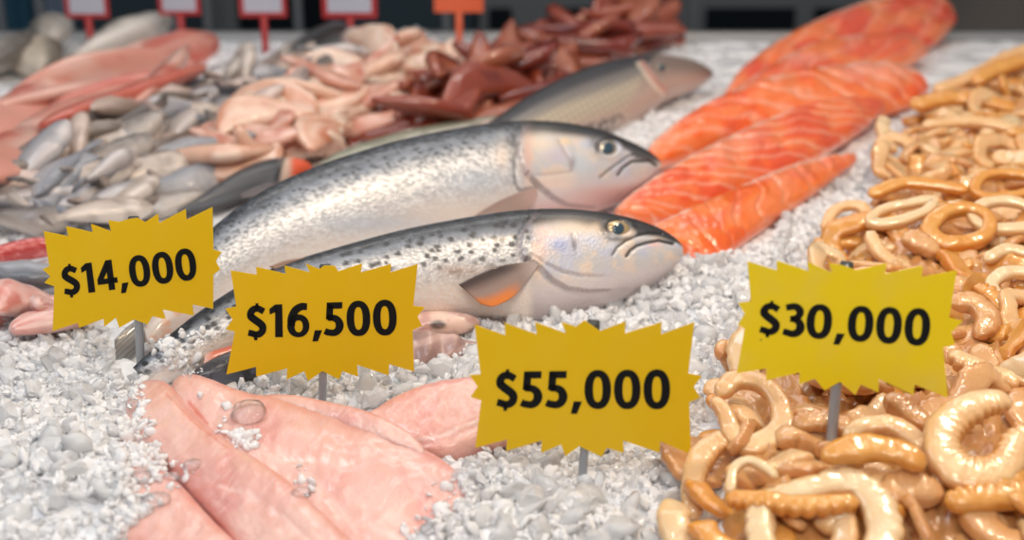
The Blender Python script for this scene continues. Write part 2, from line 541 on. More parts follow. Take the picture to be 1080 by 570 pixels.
def fish_color(px, S, VV, WW, spots, head_x, seed, dark=.12, gill=None, marks=(), mouth=(), snout=None, jaw_col=(214, 190, 184), spot_size=9, spot_t=.5, mott=1.0):
    t = (1 - VV) / 2
    x, y = px[..., 0], px[..., 1]
    back = lin(40, 44, 48); mid = lin(128, 134, 144); silver = lin(214, 213, 214); belly = lin(240, 226, 216)
    tn = t + .10 * (fbm(x * .03 + seed, y * .05, seed) - .5)
    c = np.broadcast_to(back, px.shape[:-1] + (3,)).copy()
    c = over(c, mid, sm(.05, dark + .10, tn))
    c = over(c, silver, sm(dark + .06, dark + .26, tn))
    c = over(c, lin(222, 212, 208), sm(.40, .66, tn) * .85)
    c = over(c, belly, sm(.52, .74, tn))
    met = .30 * sm(.08, .3, tn) * sm(.95, .6, tn)
    # fine mottling of the scales
    sp = fbm(x * .45, y * .6, seed + 3, 2)
    c = over(c, lin(96, 102, 112), .75 * mott * sm(.48, .66, sp) * sm(.75, .2, t))
    c = over(c, lin(246, 244, 242), .5 * sm(.5, .35, sp) * sm(.15, .35, t))
    # body spots on the back
    d, idv = worley(x / spot_size, y / (spot_size * .8), seed)
    thr = spots * (.55 + .5 * idv)
    m = sm(thr, thr * .55, d) * sm(spot_t, spot_t * .45, t) * (idv > .25)
    c = over(c, lin(30, 32, 36), m * .92); met = met * (1 - m)
    hm = sm(head_x - 6, head_x + 6, x)
    if hm.max() > 0:
        hc = np.broadcast_to(lin(206, 202, 202), px.shape[:-1] + (3,)).copy()
        n1 = fbm(x * .05, y * .06, seed + 8)
        hc = over(hc, lin(196, 200, 216), sm(.50, .68, n1) * .8)
        hc = over(hc, lin(240, 214, 190), sm(.48, .32, n1) * .7)
        hc = over(hc, lin(214, 204, 204), sm(.5, .75, t))
        hc = over(hc, lin(*jaw_col), sm(.66, .9, t))
        hc = over(hc, lin(46, 48, 50), sm(.20, .09, t + .05 * (n1 - .5)))
        c = over(c, 1, hm) * 0 + c * (1 - hm[..., None]) + hc * hm[..., None]
        met = met * (1 - hm) + hm * .15 * sm(.12, .3, t) * sm(.8, .5, t)
    for cx, cy, rx, ry, col, k in marks:
        g = np.exp(-(((x - cx) / rx) ** 2 + ((y - cy) / ry) ** 2))
        c = over(c, lin(*col), np.clip(g * k, 0, 1))
    if gill is not None:
        for line, wd, col, k in gill:
            d, sd, par = seg_dist(px, line)
            c = over(c, lin(*col), k * sm(wd, wd * .3, d))
    for line, wd in mouth:
        d, sd, par = seg_dist(px, line)
        c = over(c, lin(26, 24, 26), .95 * sm(wd, wd * .35, d)); met = met * (1 - sm(wd, wd * .3, d))
    if snout is not None:
        m = in_poly(x, y, snout).astype(float)
        d, _, _ = seg_dist(px, list(snout) + [snout[0]])
        m = np.where(m > 0, sm(0, 5, d), 0)
        c = over(c, lin(48, 46, 48), m * .92); met = met * (1 - m)
    return np.concatenate([np.clip(c, 0, 1), np.clip(met, 0, 1)[..., None]], -1)

def fish_relief(px, WW, gill_edges, mouth, eye, plates=()):
    x, y = px[..., 0], px[..., 1]
    d = np.zeros(px.shape[:-1])
    fm = np.clip(WW, 0, 1) ** .3
    for line, amp, wdt in gill_edges:        # the cover stands proud on its head side and drops off behind
        ds, sd, par = seg_dist(px, line)
        fade = np.sin(np.clip(par, 0.03, .97) * np.pi) ** .4
        step = np.where(sd < 0, np.exp(-ds / wdt), -.9 * np.exp(-(ds / (wdt * .35)) ** 2))
        d = d + amp * fade * step
    for line, wd in mouth:
        ds, sd, par = seg_dist(px, line)
        d = d - .0016 * np.exp(-(ds / (wd * .8)) ** 2)
    for line, amp, wdt in plates:
        ds, sd, par = seg_dist(px, line)
        d = d - amp * np.exp(-(ds / wdt) ** 2)
    ex, ey, rx, ry = eye
    r = np.hypot((x - ex) / rx, (y - ey) / ry)
    d = d + .0012 * np.exp(-((r - 1.15) / .25) ** 2) - .0015 * sm(1.1, .6, r)
    return d * fm

def disc_px(cx, cy, rx, ry, plane, off, bulge, rings=8, seg=32, rot=0):
    P, n = plane
    V = []; Fc = []
    for i in range(rings + 1):
        q = i / rings
        for k in range(seg):
            a = 2 * math.pi * k / seg
            u, w = rx * q * math.cos(a), ry * q * math.sin(a)
            pp = np.array([cx + u * math.cos(rot) - w * math.sin(rot), cy + u * math.sin(rot) + w * math.cos(rot)])
            V.append(on_plane(pp, P + n * off, n) + n * (bulge * math.sqrt(max(0, 1 - q * q))))
    for i in range(rings):
        for k in range(seg):
            Fc.append([i * seg + k, i * seg + (k + 1) % seg, (i + 1) * seg + (k + 1) % seg, (i + 1) * seg + k])
    # closed behind
    V2 = [np.array(v) - n * .004 for v in V[rings * seg:]]
    b = len(V); V += V2
    for k in range(seg):
        Fc.append([rings * seg + k, rings * seg + (k + 1) % seg, b + (k + 1) % seg, b + k])
    Fc.append([b + k for k in range(seg)])
    return V, Fc

def fin_px(name, top, bot, plane, offs, colf, parent, N=40, M=24, rays=12, thick=.0012, curl=.0):
    """Fan between two edge lines that share the root; offs gives the height above the plane at (along, across)."""
    P, n = plane
    A, B = catmull(top, N), catmull(bot, N)
    k = np.linspace(0, 1, M)
    px = A[:, None] + (B - A)[:, None] * k[None, :, None]
    s = np.repeat(np.linspace(0, 1, N)[:, None], M, 1); kk = np.repeat(k[None], N, 0)
    o = offs(s, kk) + .0007 * np.abs(np.sin(kk * np.pi * rays)) * np.clip(s * 4, 0, 1)
    d_ = ray(px)
    top3 = CAM + d_ * ((((P - CAM) @ n) + o) / (d_ @ n))[..., None]
    bot3 = top3 - n * thick
    v = np.concatenate([top3.reshape(-1, 3), bot3.reshape(-1, 3)])
    f1 = grid_faces(N, M, False); f2 = f1[:, ::-1] + N * M
    fs = f1.tolist() + f2.tolist()
    b = list(range(M)) + [i * M + M - 1 for i in range(1, N)] + [(N - 1) * M + q for q in range(M - 2, -1, -1)] + [i * M for i in range(N - 2, 0, -1)]
    for i in range(len(b)):
        p, q = b[i], b[(i + 1) % len(b)]
        fs.append([q, p, p + N * M, q + N * M])
    c = colf(px, s, kk)
    return mk(name, v, fs, M_FIN, parent, np.concatenate([c.reshape(-1, 3)] * 2))

def warp_head(s):          # more stations towards the head end
    return 1 - (1 - s) ** 1.35

# --- the nearer fish
PL2 = plane2((200, 398), 0.004, (640, 322), 0.004, 50)
D2 = [(140, 388), (160, 370), (200, 337), (246, 306), (290, 283), (350, 264), (420, 245), (480, 233), (530, 225), (570, 222), (605, 222.5), (640, 227), (668, 233), (692, 242), (707, 251), (715, 259), (718, 266)]
V2 = [(160, 408), (185, 402), (225, 388), (275, 372), (325, 358), (380, 345), (440, 336), (490, 334), (530, 336), (565, 338), (600, 333), (635, 324), (662, 314), (685, 303), (702, 291), (713, 280), (718, 270)]
gill2 = [(566, 226), (557, 236), (551, 248), (549, 260), (551, 271), (563, 277), (571, 283), (582, 295), (598, 304), (620, 307), (642, 306)]
bran2 = [(560, 268), (575, 278), (592, 286), (611, 290), (636, 291)]
mouth2 = [([(661, 270), (665, 264), (672, 259), (682, 256), (695, 253.5), (710, 257)], 2.6), ([(646, 269), (651, 261), (660, 254), (671, 249), (684, 246), (698, 247)], 1.6)]
snout2 = [(632, 212), (672, 218), (704, 232), (722, 254), (711, 258), (695, 252), (680, 251), (668, 252), (668, 244), (660, 233), (645, 231)]
marks2 = [(590, 258, 10, 9, (150, 160, 205), .8), (575, 245, 9, 7, (240, 205, 190), .7), (600, 240, 22, 8, (236, 214, 188), .8), (606, 257, 3.5, 8, (120, 112, 116), .8), (632, 240, 8, 6, (238, 210, 180), .8),
          (637, 240, 5, 8, (60, 52, 50), .8), (652, 230, 19, 6, (40, 38, 40), 1.3), (640, 238, 7, 9, (56, 50, 50), .9), (652, 252, 13, 3, (60, 56, 56), .7), (625, 256, 10, 6, (190, 198, 222), .6), (690, 258, 8, 3, (236, 190, 182), .8), (570, 262, 7, 14, (222, 176, 170), .5), (520, 290, 30, 10, (232, 200, 170), .4), (480, 285, 20, 6, (180, 140, 110), .45)]
root2 = thing('whole_fish', 'whole silver fish with black back spots, nearer of the two large fish, orange tinged fin', 'fish', (at(560, 320, 0)))
eye2 = (652, 241, 13, 9.5)
Hh2 = lambda S: .030 * np.clip(np.sin(np.clip(S, 0, 1) ** .85 * np.pi), 0, 1) ** .55 + .001
loft('body', D2, V2, PL2, lambda S: Hh2(S), lambda S: Hh2(S) * .9, M_FISH, N=420, M=150, parent=root2, s_warp=warp_head,
     colf=lambda px, S, VV, WW, fl: fish_color(px, S, VV, WW, .46, 560, 2, dark=.09, gill=[(gill2[:5], 2.4, (120, 100, 100), .6), (gill2[4:], 1.6, (140, 116, 116), .5), (bran2, 1.3, (186, 166, 166), .4)], marks=marks2, mouth=mouth2, snout=snout2, jaw_col=(200, 188, 188), spot_size=11, spot_t=.72, mott=.55),
     dispf=lambda px, S, VV, WW, fl: fish_relief(px, WW, [(gill2, .0034, 12), (bran2, .0016, 9)], mouth2, eye2, [([(604, 248), (609, 265)], .0006, 2)]))
def top_off(Hf, D, V, pl):      # height of the flank above the flank plane at an image point, for things fixed onto the body
    NN = 600
    Dd, Vv = catmull(D, NN), catmull(V, NN)
    mid = (Dd + Vv) / 2
    def f(x, y):
        i = int(np.argmin(np.hypot(mid[:, 0] - x, (mid[:, 1] - y) * .25)))
        h = np.linalg.norm(Dd[i] - Vv[i]) / 2
        v = np.clip(((np.array([x, y]) - mid[i]) @ (Dd[i] - Vv[i])) / (2 * h * h), -1, 1)
        return float(Hf(np.array(i / (NN - 1)))) * math.sqrt(max(0, 1 - v * v))
    def g(x, y):
        o = 0.0; P, n = pl
        for _ in range(12):
            X = on_plane(np.array([x, y], float), P + n * o, n) - n * o
            q = proj(X); o = .5 * o + .5 * f(q[0], q[1])
        return o
    return g
def add_eye(root, c, plane, off, iris, r_iris, r_pup):
    v, f = disc_px(c[0], c[1], r_iris[0], r_iris[1], plane, off, .0028, rot=.15)
    e = mk('eye', v, f, iris, root)
    v, f = disc_px(c[0] + .4, c[1] + .1, r_pup, r_pup, plane, off + .0022, .0012)
    q = mk('pupil', v, f, M_EYE, None)
    w = np.array(q.location) - np.array(root.location) - np.array(e.location)
    q.parent = e; q.location = Vector(w.tolist())
    return e
f2 = top_off(Hh2, D2, V2, PL2)
add_eye(root2, (652, 241), PL2, f2(652, 241) - .0010, M_IRIS2, (12.5, 8.2), 6.3)
def fincol2(px, s, k):
    c = np.broadcast_to(lin(150, 130, 122), px.shape[:-1] + (3,)).copy()
    c = over(c, lin(66, 60, 60), sm(.55, .1, k) * sm(.1, .5, s))
    c = over(c, lin(232, 128, 56), sm(.55, .9, k) * sm(.3, .6, s))
    return over(c, lin(206, 190, 184), .6 * sm(.35, .0, s))
fin_px('pectoral_fin', [(569, 276), (548, 277), (525, 281), (503, 290), (484, 300)], [(568, 280), (556, 296), (543, 312), (522, 323), (508, 321)], PL2,
       lambda s, k: f2(566, 278) + .0015 + .006 * np.sin(s * 1.6) - .004 * k * s, fincol2, root2)
fin_px('anal_fin', [(224, 340), (232, 336), (240, 334), (246, 336)], [(214, 386), (226, 382), (238, 378), (248, 374)], PL2,
       lambda s, k: .014 + .004 * k, lambda px, s, k: over(np.broadcast_to(lin(224, 112, 84), px.shape[:-1] + (3,)).copy(), lin(232, 196, 184), .7 * sm(.35, .0, s)), root2, N=20, M=16)
fin_px('pelvic_fin', [(505, 334), (520, 336), (535, 336), (552, 335)], [(520, 341), (530, 342), (542, 341), (552, 339)], PL2,
       lambda s, k: .002 + .003 * k, lambda px, s, k: np.broadcast_to(lin(128, 110, 106), px.shape[:-1] + (3,)).copy(), root2, N=16, M=10)
fin_px('adipose_fin', [(340, 268), (318, 272), (300, 275), (284, 281)], [(338, 271), (318, 277), (304, 281), (290, 284)], PL2,
       lambda s, k: .012 + .002 * s, lambda px, s, k: np.broadcast_to(lin(150, 118, 100), px.shape[:-1] + (3,)).copy(), root2, N=20, M=8)

# --- the farther large fish
PL1 = plane2((215, 334), 0.004, (580, 245), 0.004, 50)
D1 = [(148, 332), (166, 304), (195, 268), (227, 238), (270, 206), (330, 178), (400, 155), (460, 141), (515, 132), (558, 129.5), (598, 132.5), (632, 140), (657, 150), (677, 160), (689, 170), (694, 177)]
V1 = [(158, 352), (182, 344), (214, 334), (250, 320), (300, 303), (360, 288), (430, 272), (490, 258), (540, 246), (578, 238), (610, 229), (638, 220), (660, 211), (678, 199), (690, 187), (694.5, 181)]
gill1 = [(552, 138), (547, 150), (546, 162), (551, 176), (559, 187), (571, 198), (583, 208), (598, 216), (627, 219)]
back1 = [(541, 140), (546, 154), (543, 171), (543, 191), (548, 201), (565, 197)]
plate1 = [(560, 185), (573, 185), (603, 181), (602, 170), (589, 148)]
mouth1 = [([(652, 184), (658, 176), (667, 170), (685, 169.5), (692, 174)], 2.4), ([(633, 187), (648, 175), (662, 165), (668, 163)], 1.5)]
snout1 = [(615, 124), (660, 138), (690, 152), (702, 175), (690, 173), (668, 169), (664, 163), (655, 158), (645, 147), (632, 145)]
marks1 = [(572, 152, 16, 11, (240, 222, 200), .85), (590, 165, 14, 10, (206, 192, 202), .7), (612, 172, 13, 15, (204, 212, 220), .9), (620, 152, 9, 6, (196, 210, 232), .8), (596, 149, 6, 4, (246, 214, 160), .8),
          (556, 165, 5, 22, (232, 190, 178), .8), (640, 205, 34, 9, (206, 168, 164), .9), (585, 195, 16, 6, (236, 208, 196), .8), (630, 156, 4, 7, (70, 66, 66), .8), (641, 146, 14, 5, (50, 48, 50), 1.1), (628, 152, 6, 8, (80, 78, 82), .8), (604, 172, 3, 7, (120, 112, 120), .7),
          (530, 165, 8, 16, (226, 206, 190), .6), (500, 190, 40, 14, (176, 190, 208), .45), (400, 235, 70, 12, (176, 192, 212), .40), (470, 225, 50, 10, (238, 222, 208), .6)]
root1 = thing('whole_fish', 'whole silver fish with finely speckled back, farther of the two large fish, pink jaw', 'fish', (at(500, 250, 0)))
eye1 = (641, 156, 12, 9)
Hh1 = lambda S: .034 * np.clip(np.sin(np.clip(S, 0, 1) ** .85 * np.pi), 0, 1) ** .55 + .001
loft('body', D1, V1, PL1, lambda S: Hh1(S), lambda S: Hh1(S) * .85, M_FISH, N=400, M=140, parent=root1, s_warp=warp_head,
     colf=lambda px, S, VV, WW, fl: fish_color(px, S, VV, WW, .38, 552, 5, dark=.045, gill=[(gill1, 1.7, (132, 104, 102), .6), (back1, 2.2, (96, 90, 92), .7), (plate1, 1.8, (168, 148, 150), .5)], marks=marks1, mouth=mouth1, snout=snout1, jaw_col=(206, 168, 164), spot_size=8, spot_t=.30),
     dispf=lambda px, S, VV, WW, fl: fish_relief(px, WW, [(gill1, .0036, 12)], mouth1, eye1, [(back1, .0010, 3), (plate1, .0006, 2.5)]))
f1 = top_off(Hh1, D1, V1, PL1)
add_eye(root1, (641, 156), PL1, f1(641, 156) - .0010, M_IRIS1, (9.8, 8.2), 6.2)
fin_px('pectoral_fin', [(566, 198), (550, 202), (532, 209), (515, 218), (500, 228)], [(567, 206), (560, 218), (545, 226), (525, 230), (508, 231)], PL1,
       lambda s, k: f1(566, 200) + .001 + .004 * np.sin(s * 1.6), lambda px, s, k: over(np.broadcast_to(lin(150, 128, 120), px.shape[:-1] + (3,)).copy(), lin(196, 160, 150), .7 * sm(.5, .0, s)), root1)
fin_px('tail_fin', [(160, 330), (148, 336), (134, 345), (121, 358)], [(166, 356), (152, 366), (138, 380), (122, 394)], PL1,
       lambda s, k: .014 + .010 * s + .006 * np.sin(k * 3.1) * (1 - s), lambda px, s, k: over(np.broadcast_to(lin(104, 108, 112), px.shape[:-1] + (3,)).copy(), lin(140, 142, 142), .6 * (np.sin(k * 40) > .3)), root1, rays=14)

# --- the scaled fish behind them
PL3 = plane2((560, 160), 0.004, (700, 112), 0.004, 52)
D3 = [(455, 178), (490, 148), (520, 126), (552, 104), (585, 86), (618, 72), (650, 64), (682, 60), (712, 63), (733, 70), (744, 78), (747, 82)]
V3 = [(465, 190), (510, 178), (550, 168), (590, 158), (625, 150), (655, 140), (682, 124), (700, 108), (720, 100), (735, 94), (744, 88), (747, 84)]
root3 = thing('whole_fish', 'grey scaled fish with rows of dots, behind the two large fish on white ice', 'fish', (at(620, 140, 0)))
gill3 = [(677, 66), (684, 76), (692, 87), (703, 98)]
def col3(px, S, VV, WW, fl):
    t = (1 - VV) / 2; x, y = px[..., 0], px[..., 1]
    c = np.broadcast_to(lin(56, 56, 60), px.shape[:-1] + (3,)).copy()
    c = over(c, lin(150, 144, 140), sm(.16, .34, t)); c = over(c, lin(226, 212, 188), sm(.32, .5, t)); c = over(c, lin(224, 208, 196), sm(.6, .85, t))
    u = x * .86 - y * .5; w = x * .5 + y * .86
    dots = (np.cos(u * 1.0) * .5 + .5) ** 1.6 * (np.cos(w * .95) * .5 + .5) ** 1.2
    c = over(c, lin(110, 102, 94), .8 * dots * sm(.25, .4, t))
    c = over(c, lin(84, 82, 84), .9 * sm(.74, .84, t) * sm(.35, .6, fbm(x * .3, y * .3, 4, 2)))  # blotchy dark belly underside: a shadow zone put into the colour
    h = sm(678, 690, x + .5 * (y - 70))
    hc = over(np.broadcast_to(lin(132, 116, 108), px.shape[:-1] + (3,)).copy(), lin(196, 172, 160), sm(.3, .7, t))
    c = c * (1 - h[..., None]) + hc * h[..., None]
    d, _, _ = seg_dist(px, gill3); c = over(c, lin(206, 150, 138), .8 * sm(4, 1, d))
    d, _, _ = seg_dist(px, [(p[0] - 4, p[1] + 1) for p in gill3]); c = over(c, lin(236, 220, 200), .8 * sm(3, 1, d))
    met = .35 * sm(.1, .3, t) * (1 - h)
    return np.concatenate([c, met[..., None]], -1)
Hh3 = lambda S: .032 * np.clip(np.sin(np.clip(S, 0, 1) ** .9 * np.pi), 0, 1) ** .55 + .001
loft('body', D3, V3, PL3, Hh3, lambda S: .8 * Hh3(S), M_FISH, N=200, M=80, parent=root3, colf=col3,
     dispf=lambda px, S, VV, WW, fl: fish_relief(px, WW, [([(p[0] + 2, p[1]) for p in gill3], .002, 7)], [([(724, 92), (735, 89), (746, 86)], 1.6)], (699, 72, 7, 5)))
f3 = top_off(Hh3, D3, V3, PL3)
add_eye(root3, (698, 71), PL3, f3(698, 71) - .001, M_IRIS1, (5.5, 4.4), 3.2)

# --- pale green-grey fish glimpsed behind the farther large fish, and the dark fish with a red gill
def small_traced(name, label, D, V, pl, H, colf, parts=None):
    r = thing(name, label, 'fish', np.array([*at(*V[len(V) // 2], 0)]))
    loft('body', D, V, pl, lambda S: H * np.sin(np.clip(S, .01, .99) * np.pi) ** .5, lambda S: H * .7 * np.sin(np.clip(S, .01, .99) * np.pi) ** .5, M_FISH, N=120, M=56, parent=r, colf=colf)
    return r
def colg(px, S, VV, WW, fl):
    t = (1 - VV) / 2; x, y = px[..., 0], px[..., 1]
    n = fbm(x * .06, y * .1, 6)
    c = over(np.broadcast_to(lin(142, 142, 124), px.shape[:-1] + (3,)).copy(), lin(220, 214, 206), sm(.15, .5, t))
    c = over(c, lin(120, 118, 100), .6 * sm(.55, .7, n)); c = over(c, lin(232, 160, 140), .7 * sm(490, 520, x) * sm(.2, .6, t))
    return np.concatenate([c, .25 + 0 * t[..., None]], -1)
rg = small_traced('whole_fish', 'pale green grey fish mostly hidden behind the speckled back of the farther large fish', [(318, 186), (350, 164), (395, 148), (440, 137), (485, 129), (525, 124), (548, 124)],
             [(322, 200), (365, 192), (415, 180), (460, 168), (505, 155), (540, 140), (550, 130)], plane2((330, 200), .004, (500, 156), .004, 45), .022, colg)
fin_px('dorsal_fin', [(395, 150), (420, 142), (450, 134), (480, 129)], [(395, 152), (420, 148), (450, 141), (480, 134)], plane2((330, 200), .004, (500, 156), .004, 45), lambda s, k: .002 + 0 * s,
       lambda px, s, k: np.broadcast_to(lin(150, 146, 126), px.shape[:-1] + (3,)).copy(), rg, N=16, M=8)
def cold(px, S, VV, WW, fl):
    t = (1 - VV) / 2; x, y = px[..., 0], px[..., 1]
    c = over(np.broadcast_to(lin(62, 62, 66), px.shape[:-1] + (3,)).copy(), lin(104, 106, 110), sm(.1, .45, t))
    c = over(c, lin(70, 66, 68), sm(.6, .9, t))
    c = over(c, lin(206, 178, 160), sm(292, 300, x)); c = over(c, lin(226, 96, 60), sm(302, 312, x))
    c = over(c, lin(40, 38, 40), .8 * sm(4, 1, np.abs(x - 293 + .3 * (y - 185))))
    return np.concatenate([c, .3 * sm(300, 290, x)[..., None]], -1)
rd = small_traced('whole_fish', 'dark grey fish with a red gill, between the pale fillet pile and the speckled fish', [(188, 222), (205, 212), (225, 198), (250, 182), (275, 172), (300, 169), (318, 172), (330, 180)],
             [(190, 226), (212, 224), (235, 220), (258, 212), (280, 205), (300, 198), (318, 190), (331, 184)], plane2((215, 226), .004, (310, 196), .004, 42), .020, cold)
fin_px('pectoral_fin', [(292, 192), (280, 194), (266, 199), (252, 206)], [(292, 197), (282, 203), (270, 207), (256, 209)], plane2((215, 226), .004, (310, 196), .004, 42), lambda s, k: .020 + 0 * s,
       lambda px, s, k: np.broadcast_to(lin(84, 80, 82), px.shape[:-1] + (3,)).copy(), rd, N=16, M=8)
# dark tail end poking out below the $16,500 sign
def colt(px, S, VV, WW, fl):
    t = (1 - VV) / 2; x, y = px[..., 0], px[..., 1]
    c = over(np.broadcast_to(lin(52, 52, 58), px.shape[:-1] + (3,)).copy(), lin(92, 96, 108), sm(.25, .6, t) * sm(.3, .6, fbm(x * .1, y * .1, 3)))
    return np.concatenate([c, .2 + 0 * t[..., None]], -1)
rt = small_traced('whole_fish', 'dark blue grey fish back showing beside and under the $16,500 sign', [(194, 402), (206, 392), (222, 382), (240, 374), (262, 368), (300, 362)], [(196, 408), (212, 410), (232, 408), (252, 402), (275, 394), (302, 372)], plane2((205, 410), .006, (275, 396), .006, 35), .014, colt)
fin_px('dorsal_fin', [(206, 393), (222, 382), (240, 374), (255, 369)], [(204, 396), (222, 386), (240, 378), (255, 373)], plane2((205, 410), .006, (275, 396), .006, 35), lambda s, k: .002 + 0 * s,
       lambda px, s, k: np.broadcast_to(lin(48, 46, 50), px.shape[:-1] + (3,)).copy(), rt, N=12, M=6)
# opened belly flaps under the nearer fish
def colb(px, S, VV, WW, fl):
    t = (1 - VV) / 2; x, y = px[..., 0], px[..., 1]
    n = fbm(x * .08, y * .08, 2)
    c = over(np.broadcast_to(lin(228, 198, 180), px.shape[:-1] + (3,)).copy(), lin(206, 160, 148), sm(.4, .65, n))
    d = np.hypot((x - 462) / 9, (y - 343) / 5); c = over(c, lin(70, 56, 48), sm(1.3, .6, d))
    return c
rb = tag(loft('fish_belly', [(425, 336), (445, 331), (470, 331), (490, 333), (505, 338)], [(425, 356), (446, 352), (470, 352), (490, 350), (506, 342)], plane2((430, 356), .01, (500, 348), .01, 30), lambda S: .010 * np.sin(np.clip(S, .02, .98) * np.pi) ** .5, lambda S: .008 + 0 * S, M_FILLET, N=60, M=40, colf=colb),
    'pale belly flap with a dark opening, tucked under the nearer large fish', 'fish piece')
rb2 = tag(loft('fish_belly', [(415, 352), (445, 350), (475, 355), (500, 362)], [(415, 395), (445, 388), (475, 382), (504, 370)], plane2((420, 392), .0, (500, 374), .0, 30), lambda S: .010 * np.sin(np.clip(S, .02, .98) * np.pi) ** .5 + .003 * np.sin(S * 20), lambda S: .01 + 0 * S, M_FILLET, N=60, M=40,
    colf=lambda px, S, VV, WW, fl: over(np.broadcast_to(lin(150, 118, 110), px.shape[:-1] + (3,)).copy(), lin(196, 166, 156), sm(.45, .65, fbm(px[..., 0] * .03 + px[..., 1] * .09, px[..., 1] * .02, 5)))),
    'brownish grey fish flap in the gap between the $16,500 and $55,000 signs', 'fish piece')

# ------------------------------------------------------------------ salmon fillets
def salmon_col(seed, freq, slope, light=.5, red=0.0, hot=(238, 112, 52), wmix=.75):
    def f(px, S, VV, WW, fl):
        x, y = px[..., 0], px[..., 1]
        n = fbm(x * .04 + seed, y * .06, seed); n2 = fbm(x * .02 + seed, y * .03, seed + 9)
        c = np.broadcast_to(lin(*hot), px.shape[:-1] + (3,)).copy()
        c = over(c, lin(242, 132, 74), sm(.42, .62, n) * .8)
        c = over(c, lin(226, 84, 50), sm(.5, .3, n) * (.5 + red))
        q = S * freq - slope * (VV * .5 + .5) ** 1.4 + 1.6 * (n2 - .5) + .5 * (n - .5)
        fr = np.abs(q - np.round(q))
        c = over(c, lin(246, 186, 160), wmix * sm(.20, .04, fr) * (.35 + .9 * n))
        c = over(c, lin(244, 178, 160), light * sm(.5, .7, n2) * sm(-.2, .8, VV))
        c = over(c, lin(240, 196, 178), .8 * sm(.86, .98, np.abs(VV)) * (n2 > .42))
        return np.clip(c, 0, 1)
    return f
def salmon_rel(seed, freq, slope, amp=.0022):
    def f(px, S, VV, WW, fl):
        n2 = fbm(px[..., 0] * .02 + seed, px[..., 1] * .03, seed + 9)
        n = fbm(px[..., 0] * .04 + seed, px[..., 1] * .06, seed)
        q = S * freq - slope * (VV * .5 + .5) ** 1.4 + 1.6 * (n2 - .5) + .5 * (n - .5)
        fr = np.abs(q - np.round(q))
        lump = fbm(px[..., 0] * .05, px[..., 1] * .07, seed + 2) - .5
        return np.clip(WW, 0, 1) ** .5 * (-amp * sm(.16, .0, fr) + .008 * lump)
    return f
SALMON = [
 ('deep orange salmon fillet at the front of the salmon pile, beside the nearer fish head', [(690, 238), (715, 226), (750, 212), (790, 194), (832, 177), (870, 167), (900, 164)], [(702, 252), (728, 272), (752, 280), (778, 262), (815, 236), (858, 206), (902, 172)], ((745, 280), (890, 186)), 26, .016, (3, 9, -1.6, .22, .0, (242, 116, 24), .22)),
 ('salmon fillet with fine white stripes lying across the middle of the salmon pile', [(648, 222), (668, 205), (705, 180), (750, 156), (800, 132), (850, 114), (895, 106), (932, 108)], [(655, 228), (690, 236), (735, 226), (785, 208), (835, 186), (880, 158), (915, 134), (934, 114)], ((700, 236), (900, 146)), 28, .022, (5, 15, -4.0, .28, .10, (236, 98, 44), .75)),
 ('long orange salmon fillet with a blunt tip, behind the striped fillet', [(672, 172), (692, 148), (728, 122), (772, 100), (824, 84), (876, 74), (925, 70), (962, 78), (977, 92)], [(678, 184), (710, 172), (750, 158), (800, 142), (850, 132), (898, 128), (936, 120), (962, 112), (978, 98)], ((710, 184), (940, 124)), 24, .024, (8, 10, -2.4, .5, .0, (242, 108, 40), .55)),
 ('pale orange salmon fillet in the second row, below the rearmost fillet', [(738, 128), (765, 104), (800, 80), (842, 56), (888, 44), (930, 40), (962, 44), (978, 52)], [(745, 136), (780, 124), (818, 108), (855, 92), (895, 82), (932, 76), (960, 68), (978, 58)], ((780, 124), (940, 80)), 24, .024, (12, 6, 1.5, .5, .0, (234, 108, 66), .4)),
 ('red orange salmon fillet rearmost and topmost of the salmon pile', [(758, 108), (780, 76), (815, 50), (855, 28), (898, 10), (940, -4), (980, -8), (1002, 6)], [(765, 112), (795, 100), (830, 82), (868, 66), (908, 58), (948, 54), (985, 48), (1008, 24)], ((800, 100), (960, 56)), 24, .026, (15, 7, 1.8, .3, .30, (226, 86, 50), .3)),
]
for lab, D, V, (ga, gb), tilt, thk, ca in SALMON:
    r = thing('salmon_fillet', lab, 'salmon fillet', at(*V[2], 0))
    lift = .006
    pl = plane2(ga, lift, gb, lift + .004, tilt)
    loft('flesh', D, V, pl, lambda S, q=thk: q * np.clip(np.sin(np.clip(S, .008, .992) * np.pi), 0, 1) ** .4, lambda S, q=thk: q * .7 * np.clip(np.sin(np.clip(S, .01, .99) * np.pi), 0, 1) ** .4, M_SALMON, N=220, M=84, parent=r, colf=salmon_col(*ca), dispf=salmon_rel(ca[0], ca[1], ca[2]), pw=2.5)

# ------------------------------------------------------------------ pink fillets at the front
def pink_col(seed, crease=None, edge=None, tone=0.0):
    def f(px, S, VV, WW, fl):
        x, y = px[..., 0], px[..., 1]
        n = fbm(x * .022 + seed, y * .022, seed); fi = fbm((x - y) * .05 + seed, (x + y) * .28, seed + 4, 2)
        c = np.broadcast_to(lin(226, 172, 158), px.shape[:-1] + (3,)).copy()
        c = over(c, lin(216, 142, 132), sm(.52, .75, n) * .8); c = over(c, lin(232, 190, 176), sm(.48, .3, n) * .8)
        c = over(c, lin(238, 200, 190), .45 * sm(.55, .75, fi))
        c = over(c, lin(214, 130, 116), .6 * sm(.80, .98, np.abs(VV)))
        for line, wd, col, k in (crease or ()):
            d, _, _ = seg_dist(px, line); d = d + 1.5 * (fbm(x * .2, y * .2, seed + 2) - .5)
            c = over(c, lin(*col), k * sm(wd, wd * .2, d))
        return np.clip(c, 0, 1)
    return f
